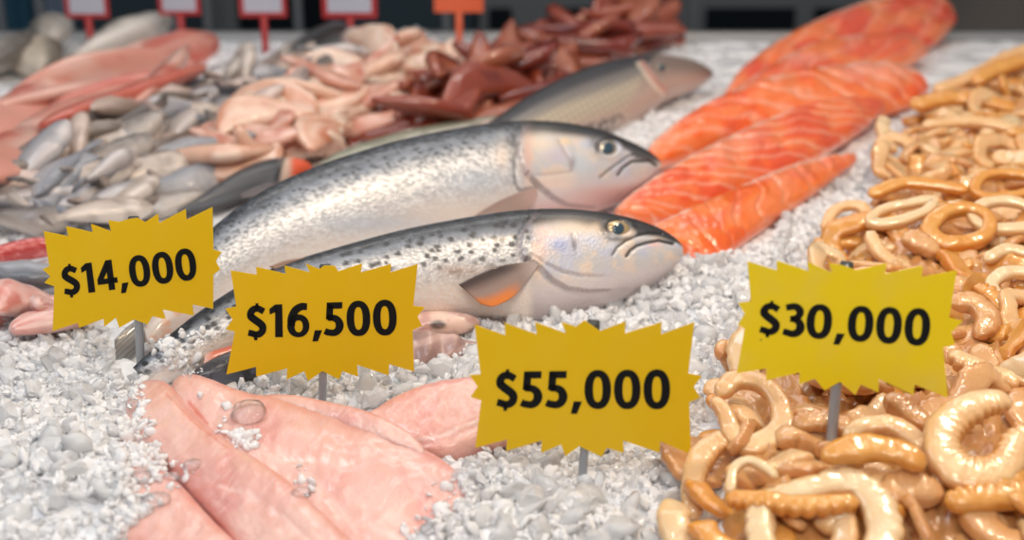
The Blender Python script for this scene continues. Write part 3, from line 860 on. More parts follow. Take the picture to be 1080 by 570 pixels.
def pink_rel(seed, creases=()):
    def f(px, S, VV, WW, fl):
        x, y = px[..., 0], px[..., 1]
        d = .006 * (fbm(x * .02, y * .02, seed + 1) - .5) + .0016 * (fbm(x * .12, y * .12, seed + 6, 2) - .5)
        for line, amp, wdt in creases:
            ds, sd, par = seg_dist(px, line)
            d = d - amp * np.exp(-(ds / wdt) ** 2)
        return d * np.clip(WW, 0, 1) ** .4
    return f
def fillet(label, D, V, ga, gb, tilt, thk, seed, creases=(), rel=(), base=.010):
    r = thing('fish_fillet', label, 'fish fillet', at(*V[len(V) // 2], 0))
    pl = plane2((ga[0], ga[1]), base, (gb[0], gb[1]), base, tilt)
    loft('flesh', D, V, pl, lambda S: thk * np.clip(np.sin(np.clip(S, .006, .994) * np.pi), 0, 1) ** .3, lambda S: .8 * thk * np.clip(np.sin(np.clip(S, .01, .99) * np.pi), 0, 1) ** .3, M_FILLET, N=200, M=100, parent=r, colf=pink_col(seed, creases), dispf=pink_rel(seed, rel), pw=3.0)
    return r
ca = [(300, 482), (335, 484), (372, 487)]
fillet('large raw pink fillet with a white crease, in the middle of the pink fillets', [(186, 404), (204, 401), (232, 409), (262, 420), (305, 430), (360, 446), (415, 464), (462, 486), (490, 508), (494, 520)],
       [(182, 412), (190, 440), (212, 470), (242, 492), (278, 518), (315, 548), (350, 580), (400, 620), (450, 620), (496, 530)], (250, 490), (500, 520), 13, .014, 3,
       creases=[(ca, 3, (250, 226, 220), .9), ([(372, 487), (400, 476), (430, 488), (470, 520)], 2.4, (240, 206, 196), .6), ([(395, 560), (430, 575)], 4, (246, 220, 214), .6), ([(200, 425), (218, 447)], 4, (206, 96, 74), .8)], rel=[(ca, .0012, 4), ([(330, 500), (370, 545)], .002, 7)], base=.010)
fillet('thin pink fillet edge tucked behind the creased fillet, under the $16,500 sign', [(262, 420), (300, 420), (345, 428), (390, 440), (425, 456), (446, 472)], [(268, 432), (305, 440), (345, 452), (385, 466), (420, 478), (448, 484)], (268, 432), (440, 482), 20, .009, 6, base=.02)
fillet('pink fillet end showing just beside the edge of the $55,000 sign', [(382, 444), (402, 432), (430, 418), (462, 407), (500, 403), (540, 402), (570, 410)], [(386, 448), (412, 466), (440, 476), (470, 484), (505, 476), (545, 462), (572, 420)], (412, 466), (540, 464), 20, .013, 9,
       creases=[([(440, 463), (470, 458), (490, 450), (520, 440)], 2.5, (246, 222, 214), .8)], rel=[([(440, 468), (470, 463), (490, 455), (520, 445)], .002, 4)])
fillet('pink fillet with a loose flap, nearest the heap of white ice in the corner', [(146, 412), (165, 405), (186, 414), (206, 440), (236, 466), (275, 492), (312, 518), (345, 548), (380, 582), (420, 630)],
       [(138, 424), (136, 448), (150, 470), (172, 492), (192, 514), (215, 540), (240, 568), (270, 602), (310, 640), (380, 660)], (172, 492), (290, 625), 18, .015, 12,
       creases=[([(230, 512), (262, 520), (300, 545), (330, 575)], 2.6, (244, 210, 202), .7), ([(175, 415), (200, 441), (240, 473)], 2.4, (214, 120, 100), .6)], rel=[([(230, 512), (262, 520), (300, 545), (330, 575)], .001, 4)], base=.012)
fillet('pink fillet almost buried in crushed ice, below the flap of the corner fillet', [(120, 480), (142, 474), (168, 494), (195, 520), (225, 552), (262, 590), (300, 640)], [(105, 500), (98, 530), (105, 562), (130, 592), (165, 618), (210, 640), (280, 660)], (105, 562), (210, 640), 14, .014, 17, base=.006)
# ------------------------------------------------------------------ squid pile
PILE = []            # (object, description, category, group) of everything lying in a pile; labelled after what the camera sees is known

def sq_obj(verts, faces, u, tone, name):
    return mk(name, verts, faces, M_SQUID, None, sq_col(u, tone))

def px_path(path, zc, tilt=24, lift=0.0):
    """plane through the bed under the path's centre, tipped towards the aisle"""
    c = np.mean(np.asarray(path, float), 0)
    p0 = on_bed(c[0], c[1], zc)
    t = math.radians(tilt)
    n = np.array([0, -math.sin(t), math.cos(t)])
    return on_plane(np.asarray(path, float), p0, n), n

HERO = [
 # kind, path, closed, half width px, thickness, z, tone, bump, freq, side, words
 ('ring', [(800, 552), (806, 532), (848, 519), (895, 509), (922, 528), (933, 562), (915, 596), (860, 606), (812, 590)], 1, [14, 12, 13, 17, 20, 18, 15, 13, 14], .0075, .030, 'pale', .22, 26, 1, 'large oval squid ring at the bottom edge, below the stake of the $30,000 sign'),
 ('strip', [(764, 527), (800, 529), (850, 534), (906, 531)], 0, [9, 11, 11, 9], .007, .024, 'amber', .35, 11, -1, 'straight amber squid strip with knobs, lying inside the large oval ring'),
 ('strip', [(866, 483), (900, 474), (945, 477), (976, 494)], 0, [10, 15, 15, 11], .008, .030, 'amber', .05, 8, 1, 'flat golden squid slab just in front of the stake of the $30,000 sign'),
 ('strip', [(922, 524), (955, 518), (996, 521)], 0, [16, 22, 15], .010, .018, 'brown', .25, 5, 1, 'thick tan squid chunk under the golden slab'),
 ('curl', [(1068, 424), (1036, 426), (1004, 444), (992, 470), (1008, 496), (1040, 503), (1062, 490), (1070, 470), (1092, 456)], 0, [13, 17, 19, 19, 20, 20, 17, 15, 15], .009, .030, 'cream', .28, 26, 1, 'big glossy squid curl with a knobbly inner edge, at the right-hand frame edge'),
 ('curl', [(757, 418), (776, 402), (800, 404), (818, 420), (825, 444), (815, 462), (792, 470), (772, 458), (765, 438), (752, 420)], 0, [11, 12, 12, 12, 13, 13, 13, 11, 9, 8], .007, .030, 'cream', .08, 18, 1, 'cream squid loop between the $55,000 and $30,000 signs'),
 ('curl', [(782, 462), (756, 468), (738, 486), (731, 512), (732, 548)], 0, [11, 14, 14, 13, 11], .008, .024, 'cream', .1, 12, 1, 'hook shaped cream squid piece hanging below the loop beside the $55,000 sign'),
 ('curl', [(769, 521), (774, 496), (789, 487), (806, 494), (820, 505)], 0, [6, 6, 6, 6, 5], .0045, .030, 'pale', 0, 8, 1, 'thin white squid loop above the knobbly amber strip'),
 ('strip', [(836, 450), (866, 444), (905, 455)], 0, [11, 13, 11], .008, .018, 'brown', .2, 8, 1, 'tan squid piece crossing behind the stake of the $30,000 sign'),
 ('curl', [(890, 462), (912, 450), (940, 450), (964, 464), (984, 490)], 0, [9, 10, 11, 11, 9], .007, .020, 'cream', .06, 10, 1, 'arched squid band behind the golden slab'),
 ('strip', [(934, 418), (955, 434), (982, 454)], 0, [12, 13, 10], .009, .022, 'brown', .15, 7, 1, 'knobbly tan squid strip slanting below the right corner of the $30,000 sign'),
 ('strip', [(996, 530), (1040, 527), (1090, 522)], 0, [13, 15, 15], .009, .022, 'amber', .35, 8, 1, 'row of amber squid knobs below the big glossy curl'),
 ('strip', [(1000, 372), (1030, 390), (1060, 400), (1090, 396)], 0, [10, 13, 13, 12], .008, .026, 'cream', .35, 9, -1, 'scalloped cream squid strip beside the right tip of the $30,000 sign'),
 ('curl', [(1000, 320), (1026, 320), (1042, 338), (1030, 356)], 0, [11, 13, 13, 10], .008, .022, 'brown', .1, 9, 1, 'bent tan squid piece at the upper right corner of the $30,000 sign'),
 ('strip', [(1027, 302), (1045, 312), (1060, 330)], 0, [8, 9, 8], .006, .026, 'amber', .4, 6, 1, 'short knobbly amber tentacle behind the bent tan piece'),
 ('curl', [(1092, 290), (1064, 288), (1046, 299), (1054, 313), (1092, 314)], 0, [8, 8, 8, 8, 8], .006, .026, 'pale', 0, 8, 1, 'pale open squid ring cut by the frame, behind the knobbly amber tentacle'),
 ('curl', [(1038, 275), (1062, 264), (1092, 270)], 0, [7, 8, 8], .006, .026, 'pale', 0, 8, 1, 'pale arched squid strip below the ring with the open middle'),
 ('ring', [(872, 236), (884, 220), (906, 218), (914, 230), (898, 245), (880, 248)], 1, [6, 6, 7, 6, 7, 7], .006, .020, 'cream', .05, 14, 1, 'oval cream squid ring at the edge of the ice, up from the $30,000 sign'),
 ('ring', [(918, 234), (930, 222), (960, 215), (984, 212), (975, 224), (940, 236)], 1, [6, 6, 6, 6, 7, 7], .006, .024, 'pale', .0, 14, 1, 'long flattened pale squid ring beside the oval cream ring'),
 ('ring', [(980, 242), (994, 226), (1022, 221), (1042, 232), (1038, 250), (1010, 258), (988, 254)], 1, [9, 9, 8, 8, 9, 10, 10], .008, .026, 'amber', .0, 14, 1, 'round amber squid ring with wet glints, behind the $30,000 sign'),
 ('ring', [(1026, 226), (1040, 215), (1066, 213), (1090, 222), (1090, 238), (1060, 242), (1036, 238)], 1, [7, 7, 7, 7, 8, 8, 8], .006, .030, 'pale', .0, 14, 1, 'pale squid ring with an open middle, at the frame edge beside the round amber one'),
 ('ring', [(1028, 200), (1036, 187), (1058, 183), (1085, 188), (1088, 202), (1062, 208), (1038, 208)], 1, [6, 6, 6, 6, 6, 6, 6], .006, .030, 'amber', .1, 20, 1, 'orange rimmed squid ring with glints, above the pale ring at the frame edge'),
 ('strip', [(857, 259), (885, 256), (914, 256)], 0, [8, 9, 8], .008, .018, 'amber', .3, 7, 1, 'banded amber squid tube lowest at the edge of the ice'),
 ('curl', [(917, 244), (924, 262), (940, 276), (962, 286)], 0, [7, 8, 8, 7], .006, .018, 'cream', .15, 12, 1, 'curved squid tentacle dipping to the top of the $30,000 sign'),
 ('strip', [(950, 252), (968, 256), (990, 268)], 0, [12, 14, 11], .010, .018, 'brown', .15, 6, 1, 'plump tan squid piece under the round amber ring'),
 ('strip', [(916, 206), (958, 193), (1022, 201)], 0, [7, 8, 7], .006, .022, 'amber', .12, 10, 1, 'long amber squid strip above the flattened pale ring'),
 ('strip', [(972, 133), (1028, 129), (1080, 140)], 0, [7, 8, 7], .008, .022, 'cream', .1, 10, 1, 'long cream squid strip in the upper squid heap, level with the salmon tip'),
 ('curl', [(925, 170), (935, 148), (955, 150), (970, 165), (985, 162)], 0, [8, 9, 8, 8, 7], .008, .02, 'cream', .12, 10, 1, 'cream squid hook at the upper ice edge, below the long cream strip'),
 ('curl', [(960, 112), (1000, 104), (1040, 108), (1075, 118)], 0, [9, 10, 9, 8], .009, .02, 'amber', .12, 10, 1, 'amber squid band above the long cream strip'),
 ('strip', [(1026, 88), (1050, 74), (1085, 62)], 0, [8, 10, 9], .010, .03, 'amber', .12, 8, 1, 'amber squid band topmost at the upper frame corner'),
 ('strip', [(985, 97), (1020, 84), (1060, 62), (1090, 50)], 0, [7, 8, 8, 7], .010, .026, 'cream', .05, 8, 1, 'cream squid band along the white ice at the upper frame corner'),
]
KIND_NAME = {'ring': 'squid_ring', 'strip': 'squid_strip', 'curl': 'squid_curl'}
for q, (kind, path, closed, hw, th, z, tone, bump, fq, side, words) in enumerate(HERO):
    P3, n = px_path(path, z)
    d = float(np.mean((P3 - CAM) @ FWD))
    v, f, u = sweep(P3, n, np.array(hw, float) * d / F, th * .72, bool(closed), n=150, m=28, bump=bump, bfreq=fq, bside=side, seed=q, wob=.10, lump=.32)
    o = sq_obj(v, f, u, tone, KIND_NAME[kind])
    tag(o, words, 'squid ring' if kind == 'ring' else 'squid piece', 'squid pieces in the squid heap')

# a handful of shapes, copied and turned for the rest of the heap
def proto_ring(seed, kind):
    r = random.Random(seed)
    R = r.uniform(.021, .030)
    Z = np.array([0, 0, 1.0])
    if kind == 'ring':
        k = 9
        P = [(R * r.uniform(.85, 1.15) * math.cos(2 * math.pi * i / k), R * r.uniform(.62, .9) * math.sin(2 * math.pi * i / k), r.uniform(-.003, .003)) for i in range(k)]
        return sweep(P, Z, np.array([r.uniform(.007, .0115) for _ in range(6)]), r.uniform(.004, .006), True, n=90, m=20, bump=r.choice([0, .12, .25]), bfreq=24, bside=r.choice([-1, 1]), seed=seed)
    if kind == 'curl':
        k = 7; a0 = r.uniform(2.6, 4.6)
        P = [(R * r.uniform(.9, 1.15) * math.cos(a0 * i / (k - 1)), R * r.uniform(.8, 1.1) * math.sin(a0 * i / (k - 1)), .004 * math.sin(i) + r.uniform(-.003, .003)) for i in range(k)]
        return sweep(P, Z, np.array([r.uniform(.007, .012) for _ in range(6)]), r.uniform(.004, .006), False, n=80, m=20, bump=r.choice([.1, .25, .35]), bfreq=16, bside=r.choice([-1, 1]), seed=seed)
    L = r.uniform(.040, .062); k = 5
    P = [(L * (i / (k - 1) - .5), r.uniform(-.006, .006), r.uniform(-.003, .003)) for i in range(k)]
    return sweep(P, Z, np.array([r.uniform(.008, .014) for _ in range(5)]), r.uniform(.0045, .007), False, n=70, m=20, bump=r.choice([.1, .3, .4]), bfreq=r.choice([8, 11, 14]), bside=r.choice([-1, 1]), seed=seed)

PROTO = {}
def get_mesh(kind, seed, tone):
    key = (kind, seed, tone)
    if key not in PROTO:
        base = (kind, seed, 'geo')
        if base not in PROTO: PROTO[base] = proto_ring(100 + seed + 37 * len(kind), kind)
        v, f, u = PROTO[base]
        o = mk(KIND_NAME[kind], v, f, M_SQUID, None, sq_col(u, tone), loc=(0, 0, 0))
        PROTO[key] = o
        return o, True
    return PROTO[key], False

def poisson_px(poly, spacing, seed, jitter=.35, sy=.6):
    r = np.random.default_rng(seed)
    xs = [p[0] for p in poly]; ys = [p[1] for p in poly]
    pts = []
    y = max(min(ys), 0)
    while y < min(max(ys), 575):
        dpt = .47 / math.tan(PITCH + math.atan((y - 285) / F))
        sp = spacing * 1500 / math.hypot(dpt, .47) 
        x = max(min(xs), -30) + r.random() * sp
        while x < min(max(xs), 1190):
            q = (x + r.normal() * sp * jitter, y + r.normal() * sp * sy * jitter)
            if in_poly(q[0], q[1], poly): pts.append(q)
            x += sp
        y += sp * sy
    return pts

SQ_BEHIND = [(790, 265), (1000, 265), (1000, 400), (790, 390)]
SQ_IN = [(728, 600), (738, 500), (752, 425), (778, 376), (858, 300), (876, 262), (938, 176), (950, 140), (990, 102), (1110, 58), (1190, 52), (1190, 600)]
TONES = ['cream', 'cream', 'pale', 'amber', 'brown', 'brown']
rr = random.Random(5)
FIRST_LAYER = set()
HERO_PX = [(list(h_[1]) + ([h_[1][0]] if h_[2] else []), max(h_[3])) for h_ in HERO]
for layer, (sp, lift) in enumerate(((.033, .005), (.036, .013), (.060, .020))):
    for (px, py) in poisson_px(SQ_IN, sp, 40 + layer):
        if layer == 2 and py > 380: continue
        low = 0
        if layer and py > 180 and px < 1086:
            zoom = .93 / float((on_bed(px, py) - CAM) @ FWD)
            dn = min(float(seg_dist(np.array([[px, py]], float), hp)[0][0]) - hwm for hp, hwm in HERO_PX)
            if dn < (20 if layer == 2 else 3) * zoom: continue
            if dn < 22 * zoom: low = .008
        kind = rr.choice(['ring', 'curl', 'curl', 'strip']) if layer else rr.choice(['curl', 'strip', 'strip'])
        tone = rr.choice(TONES if layer else ['cream', 'brown', 'brown', 'amber'])
        src, first = get_mesh(kind, rr.randrange(5), tone)
        p = on_bed(px, py, lift - low)
        sc = rr.uniform(.85, 1.15)
        M = Matrix.Translation(Vector(p.tolist())) @ Matrix.Rotation(rr.gauss(.2, .3), 4, 'X') @ Matrix.Rotation(rr.gauss(0, .3), 4, 'Y') @ Matrix.Rotation(rr.uniform(0, 6.28), 4, 'Z') @ Matrix.Scale(sc, 4)
        if first: o = src; o.matrix_world = M
        else: o = copy_obj(src, M)
        if layer == 0: FIRST_LAYER.add(o.name)
        PILE.append((o, {'pale': 'pale', 'cream': 'cream', 'amber': 'amber', 'brown': 'tan'}[tone] + ' ' + {'ring': 'squid ring', 'curl': 'curled squid piece', 'strip': 'squid strip'}[kind], 'squid ring' if kind == 'ring' else 'squid piece', 'squid pieces in the squid heap', 'squid'))
# small scraps under them that nobody could count
xs = np.linspace(.06, 1.1, 260); ys = np.linspace(.6, 2.4, 300)
X, Y = np.meshgrid(xs, ys, indexing='ij')
dd = poly_in_dist(X, Y, [tuple(at(px, py, 0)[:2]) for px, py in [(722, 640), (735, 500), (752, 425), (778, 378), (858, 304), (880, 262), (942, 176), (955, 140), (998, 104), (1110, 60), (1500, 62), (1400, 640)]])
Zs = bedz(X, Y) - .022 + .024 * sm(0, .03, dd) + .012 * (fbm(X * 60, Y * 60, 4) - .5) + .008 * np.abs(np.sin(X * 260 + 3 * fbm(X * 30, Y * 30, 2)) * np.sin(Y * 230 + 4 * fbm(X * 25, Y * 25, 7)))
tag(mk('squid_scraps', np.stack([X, Y, Zs], -1).reshape(-1, 3), grid_faces(260, 300, False)[:, ::-1], M_SQFILL), 'small wet squid scraps filling the gaps of the squid heap', 'squid', kind='stuff')

# ------------------------------------------------------------------ blurred piles behind
def proto_local(name, L, wid, thk, mat, seed, colf=None, bend=.15, tail=False, pw=2.2):
    """tapered piece along +X lying on z=0, its own closed mesh"""
    r = np.random.default_rng(seed)
    N, M = 40, 20
    s = np.linspace(0, 1, N)
    prof = np.clip(np.sin(np.pi * np.clip(s * .97 + .015, 0, 1)), 0, 1) ** .55
    if tail:
        prof = np.where(s < .18, np.interp(s, [0, .04, .13, .18], [.55, .5, .24, .28]), np.interp(s, [.18, .35, .6, .8, .93, 1], [.28, .66, 1, .9, .55, .05]))
    else:
        prof = prof * (.75 + .5 * fbm(s * 3 + seed, s * 0 + seed * .37, 1.0))
    cy = bend * L * (np.sin(s * math.pi * r.uniform(.7, 1.5) + r.uniform(0, 3)) - .3)
    ps = np.linspace(0, 2 * np.pi, M, endpoint=False)
    c = np.sign(np.cos(ps)) * np.abs(np.cos(ps)) ** (2 / pw); w = np.sin(ps)
    tz = prof ** (.8) if not tail else np.where(s < .15, .25, prof)
    y = cy[:, None] + wid * prof[:, None] * c[None]
    z = thk * tz[:, None] * w[None] * (1 + .5 * (fbm(np.repeat(s[:, None], M, 1) * 6 + seed, np.repeat(ps[None], N, 0), seed) - .5))
    x = np.repeat(((s - .5) * L)[:, None], M, 1)
    v = np.stack([x, y, z + thk * .3], -1)
    verts = np.vstack([v.reshape(-1, 3), v[0].mean(0), v[-1].mean(0)])
    f = grid_faces(N, M, True).tolist()
    for k in range(M):
        f.append([N * M, (k + 1) % M, k]); f.append([N * M + 1, (N - 1) * M + k, (N - 1) * M + (k + 1) % M])
    col = None
    if colf is not None:
        cc = colf(np.repeat(s[:, None], M, 1), np.repeat(c[None], N, 0), np.repeat(w[None], N, 0), seed)
        col = np.vstack([cc.reshape(-1, cc.shape[-1]), cc[0].mean(0), cc[-1].mean(0)])
    return mk(name, verts, f, mat, None, col, loc=(0, 0, 0))

def gcol(dark, mid, light, metal=.25):
    def f(s, c, w, seed):
        n = fbm(s * 6 + seed, c * 2, seed)
        a = np.broadcast_to(lin(*mid), s.shape + (3,)).copy()
        a = over(a, lin(*dark), sm(.25, .75, c + .4 * (n - .5)))
        a = over(a, lin(*light), sm(-.1, -.7, c) * .9)
        a = over(a, lin(*dark), .45 * sm(.55, .75, n))
        a = over(a, lin(*dark), sm(.13, .03, s) * .7)
        return np.concatenate([a, metal + 0 * s[..., None]], -1)
    return f
def pcol(base, alt, lightc):
    def f(s, c, w, seed):
        n = fbm(s * 5 + seed, c * 1.5, seed); n2 = fbm(s * 3 + seed * 2, c * 2.5, seed + 5)
        a = np.broadcast_to(lin(*base), s.shape + (3,)).copy()
        a = over(a, lin(*alt), sm(.5, .68, n)); a = over(a, lin(*lightc), .8 * sm(.5, .66, n2))
        return a
    return f

def heading(px, py, dx, dy):
    a, b = on_bed(px, py), on_bed(px + dx, py + dy)
    return math.atan2(b[1] - a[1], b[0] - a[0])

def pile(poly, protos, descs, spacing, layers, dirpx, jit, cat, group, zone, seed, sy=.45, tilt=.25, hi=1.0):
    r = random.Random(seed)
    used = set()
    for li, lift in enumerate(layers):
        for (px, py) in poisson_px(poly, spacing * (1 + .12 * li), seed + li, sy=sy):
            k = r.randrange(len(protos))
            p = on_bed(px, py, lift)
            h = heading(px, py, *dirpx) + r.gauss(0, jit)
            if r.random() < .35: h += math.pi
            M = Matrix.Translation(Vector(p.tolist())) @ Matrix.Rotation(h, 4, 'Z') @ Matrix.Rotation(r.gauss(0, .5) + .2, 4, 'X') @ Matrix.Rotation(r.gauss(0, tilt), 4, 'Y') @ Matrix.Scale(r.uniform(.85, 1.2), 4)
            if k not in used: o = protos[k]; o.matrix_world = M; used.add(k)
            else: o = copy_obj(protos[k], M)
            PILE.append((o, descs[k], cat, group, zone))
    for k, o in enumerate(protos):
        if k not in used: bpy.data.objects.remove(o)

M_PALE = flesh('pale fish flesh', None, rough=.32, sss=.35, coat=.4)
M_DRED = flesh('dark red flesh', None, rough=.25, sss=.25, coat=.6, rad=(.008, .003, .002))
# grey fish
gp, gd = [], []
for k, (a, b, c, w) in enumerate((((140, 132, 126), (180, 168, 160), (210, 196, 188), 'silvery'), ((104, 98, 96), (142, 132, 126), (190, 180, 172), 'dark grey'), ((150, 130, 118), (188, 164, 150), (212, 192, 180), 'brownish'), ((132, 134, 142), (164, 162, 166), (206, 198, 196), 'bluish silver'), ((128, 116, 108), (190, 174, 162), (218, 206, 196), 'olive grey'), ((140, 124, 120), (198, 174, 164), (216, 196, 188), 'pinkish grey'))):
    gp.append(proto_local('small_fish', .115, .019, .011, M_FISH, 20 + k, gcol(a, b, c, .08), bend=.07, tail=True)); gd.append(w + ' small fish')
pile([(-30, 232), (-30, 200), (40, 152), (130, 108), (205, 84), (330, 52), (410, 44), (350, 80), (275, 108), (215, 160), (185, 200), (170, 218), (70, 238)], gp, gd, .041, (.006, .016, .026), (10, -5.2), .30, 'small fish', 'small grey fish in the fish heap', 'grey', 50)
# cream pink fish pieces
cp, cd = [], []
for k, (a, b, c, w) in enumerate((((226, 184, 160), (206, 146, 118), (240, 212, 194), 'peach'), ((232, 202, 180), (216, 168, 142), (244, 224, 208), 'cream'), ((214, 160, 140), (196, 120, 98), (236, 200, 186), 'pink'), ((220, 190, 170), (190, 140, 116), (238, 216, 200), 'beige'), ((224, 172, 146), (204, 130, 100), (240, 206, 186), 'salmon pink'))):
    cp.append(proto_local('fish_piece', .13, .024, .010, M_PALE, 40 + k, pcol(a, b, c), bend=.16, pw=3)); cd.append(w + ' piece of fish')
pile([(176, 204), (212, 164), (240, 140), (268, 108), (340, 72), (420, 44), (465, 46), (492, 62), (470, 82), (400, 126), (325, 158), (255, 168), (205, 196)], cp, cd, .046, (.006, .018, .030), (10, -4.8), .35, 'fish piece', 'pieces of pale fish in the middle heap', 'cream', 60)
rk = small_traced('whole_fish', 'nearly black fish at the far end of the grey heap, under a red framed card', [(296, 60), (312, 45), (332, 34), (352, 30), (372, 36)], [(300, 66), (318, 62), (338, 56), (356, 48), (373, 40)], plane2((305, 66), .03, (355, 50), .03, 35), .03,
     lambda px, S, VV, WW, fl: np.concatenate([over(np.broadcast_to(lin(52, 52, 54), px.shape[:-1] + (3,)).copy(), lin(112, 108, 104), sm(.5, .9, (1 - VV) / 2)), .1 + 0 * S[..., None]], -1))
# dark red pieces
dp, dd2 = [], []
for k, (a, b, c, w) in enumerate((((142, 62, 42), (108, 38, 28), (160, 82, 58), 'dark red'), ((156, 80, 56), (120, 50, 36), (174, 104, 76), 'reddish brown'), ((124, 46, 34), (92, 30, 24), (146, 66, 46), 'deep maroon'), ((166, 96, 70), (134, 62, 44), (184, 120, 92), 'light red brown'))):
    dp.append(proto_local('seafood_strip', .19, .023, .012, M_DRED, 60 + k, pcol(a, b, c), bend=.22, pw=2.8)); dd2.append(w + ' seafood strip')
pile([(392, 138), (425, 116), (475, 92), (545, 58), (600, 34), (640, 16), (688, 14), (688, 36), (600, 66), (545, 98), (525, 118), (450, 130)], dp, dd2, .036, (.008, .020, .032), (10, -5), .5, 'seafood piece', 'dark red seafood strips in the heap', 'darkred', 70)
# red fish
rp, rd3 = [], []
for k, (a, b, c, w) in enumerate((((204, 120, 106), (194, 96, 84), (222, 170, 156), 'coral red'), ((214, 150, 134), (200, 112, 98), (226, 188, 174), 'pinkish red'), ((198, 106, 90), (188, 86, 74), (216, 156, 138), 'bright red'))):
    rp.append(proto_local('red_fish_fillet', .30, .032, .012, M_PALE, 80 + k, pcol(a, b, c), bend=.03, pw=2.8)); rd3.append(w + ' long fillet')
pile([(-30, 182), (-30, 126), (50, 98), (110, 76), (160, 62), (200, 64), (188, 82), (110, 128), (40, 166)], rp, rd3, .085, (.012, .03), (10, -5.4), .07, 'red fillet', 'long red fillets beyond the grey fish', 'red', 80, sy=.30, tilt=.06)
# grey and beige fish at the far corner
bp_, bd = [], []
for k, (a, b, c, w) in enumerate((((110, 104, 98), (176, 168, 158), (216, 210, 202), 'large pale grey fish'), ((120, 112, 100), (196, 182, 164), (220, 208, 192), 'large beige fish'))):
    bp_.append(proto_local('large_fish', .26, .04, .026, M_FISH, 90 + k, gcol(a, b, c, .15), bend=.03, tail=True)); bd.append(w)
pile([(-30, 100), (-30, 42), (60, 34), (120, 40), (140, 52), (90, 62), (50, 78)], bp_, bd, .11, (.015, .035), (10, -3), .25, 'large fish', 'large pale fish in the far corner', 'corner', 90, sy=.35, tilt=.06)
# pieces beside the $14,000 sign
lp, ld = [], []
for k, (a, b, c, w) in enumerate((((222, 170, 160), (206, 130, 118), (236, 206, 198), 'pink fillet piece'), ((214, 132, 116), (196, 96, 84), (230, 180, 168), 'red pink fillet piece'))):
    lp.append(proto_local('fillet_piece', .085, .018, .010, M_PALE, 110 + k, pcol(a, b, c), bend=.1)); ld.append(w)
pile([(-30, 342), (-30, 302), (30, 300), (64, 312), (66, 338), (30, 346)], lp, ld, .038, (.006, .016), (10, -4), .3, 'fillet piece', 'pink pieces beside the $14,000 sign', 'left', 100, sy=.4)
lg = [proto_local('small_fish', .15, .022, .014, M_FISH, 120, gcol((104, 106, 112), (170, 172, 178), (220, 218, 216)), bend=.05, tail=True)]
pile([(-30, 298), (-30, 276), (50, 276), (60, 296)], lg, ['slim silver fish'], .07, (.014,), (10, -2), .2, 'small fish', 'slim silver fish beside the $14,000 sign', 'leftgrey', 105, sy=.35, tilt=.05)
o = loft('red_fish_strip', [(-20, 264), (0, 262), (25, 257), (50, 254), (66, 256)], [(-20, 284), (0, 278), (25, 272), (50, 268), (66, 262)], plane2((-15, 284), .012, (60, 268), .012, 25), lambda S: .012 * np.sin(np.clip(S, .02, .98) * np.pi) ** .4, lambda S: .01 + 0 * S, M_DRED, N=60, M=36,
     colf=lambda px, S, VV, WW, fl: over(np.broadcast_to(lin(182, 58, 56), px.shape[:-1] + (3,)).copy(), lin(214, 120, 116), sm(.5, .68, fbm(px[..., 0] * .1, px[..., 1] * .2, 3))))
tag(o, 'bright red strip of fish at the frame edge beside the $14,000 sign', 'fish piece')
o = loft('fish_belly', [(150, 346), (168, 326), (192, 312), (225, 306)], [(156, 364), (178, 352), (205, 338), (232, 326)], plane2((156, 366), .004, (232, 334), .004, 30), lambda S: .010 * np.sin(np.clip(S, .02, .98) * np.pi) ** .4, lambda S: .01 + 0 * S, M_PALE, N=50, M=32,
     colf=lambda px, S, VV, WW, fl: over(np.broadcast_to(lin(222, 208, 200), px.shape[:-1] + (3,)).copy(), lin(226, 168, 134), .7 * sm(.5, .66, fbm(px[..., 0] * .08, px[..., 1] * .1, 8))))
tag(o, 'pale fish piece in the gap behind the stake of the $14,000 sign', 'fish piece')

# ------------------------------------------------------------------ price signs
def arc(cx, cy, rx, ry, a0, a1, n=24):
    t = np.radians(np.linspace(a0, a1, n))
    return np.stack([cx + rx * np.cos(t), cy + ry * np.sin(t)], -1)
def ribbon(path, w):
    path = np.asarray(path, float); w = np.broadcast_to(np.asarray(w, float), (len(path),)) / 2
    T = np.gradient(path, axis=0); T /= np.linalg.norm(T, axis=1)[:, None]
    Nn = np.stack([-T[:, 1], T[:, 0]], -1)
    V = np.concatenate([path + Nn * w[:, None], path - Nn * w[:, None]])
    n = len(path)
    return V, [[i, i + 1, n + i + 1, n + i] for i in range(n - 1)]
def quad(*p): return np.array(p, float), [[0, 1, 2, 3]]
def sup(cx, cy, rx, ry, p, n=56):
    t = np.linspace(0, 2 * np.pi, n, endpoint=False)
    c, s = np.cos(t), np.sin(t)
    return np.stack([cx + rx * np.sign(c) * np.abs(c) ** (2 / p), cy + ry * np.sign(s) * np.abs(s) ** (2 / p)], -1)
def g_zero():
    o, i = sup(.37, .5, .365, .52, 2.25), sup(.37, .5, .130, .335, 2.4)
    n = len(o)
    return [(np.concatenate([o, i]), [[k, (k + 1) % n, n + (k + 1) % n, n + k] for k in range(n)])], .77
def g_five():
    b = np.concatenate([[(.10, .545)], arc(.22, .335, .265, .275, 78, -92, 30), [(.03, .065)]])
    return [quad((.10, 1.0), (.58, 1.0), (.57, .81), (.10, .81)), quad((.10, 1.0), (.30, .9), (.27, .52), (.06, .50)), quad((.06, .50), (.10, .66), (.29, .62), (.27, .45)),
            ribbon(np.concatenate([[(.12, .535)], arc(.255, .315, .225, .225, 90, -90, 30), [(.10, .115), (.02, .155)]]), np.concatenate([[.16], np.interp(np.linspace(0, 1, 30), [0, .5, 1], [.18, .25, .19]), [.19, .19]]))], .65
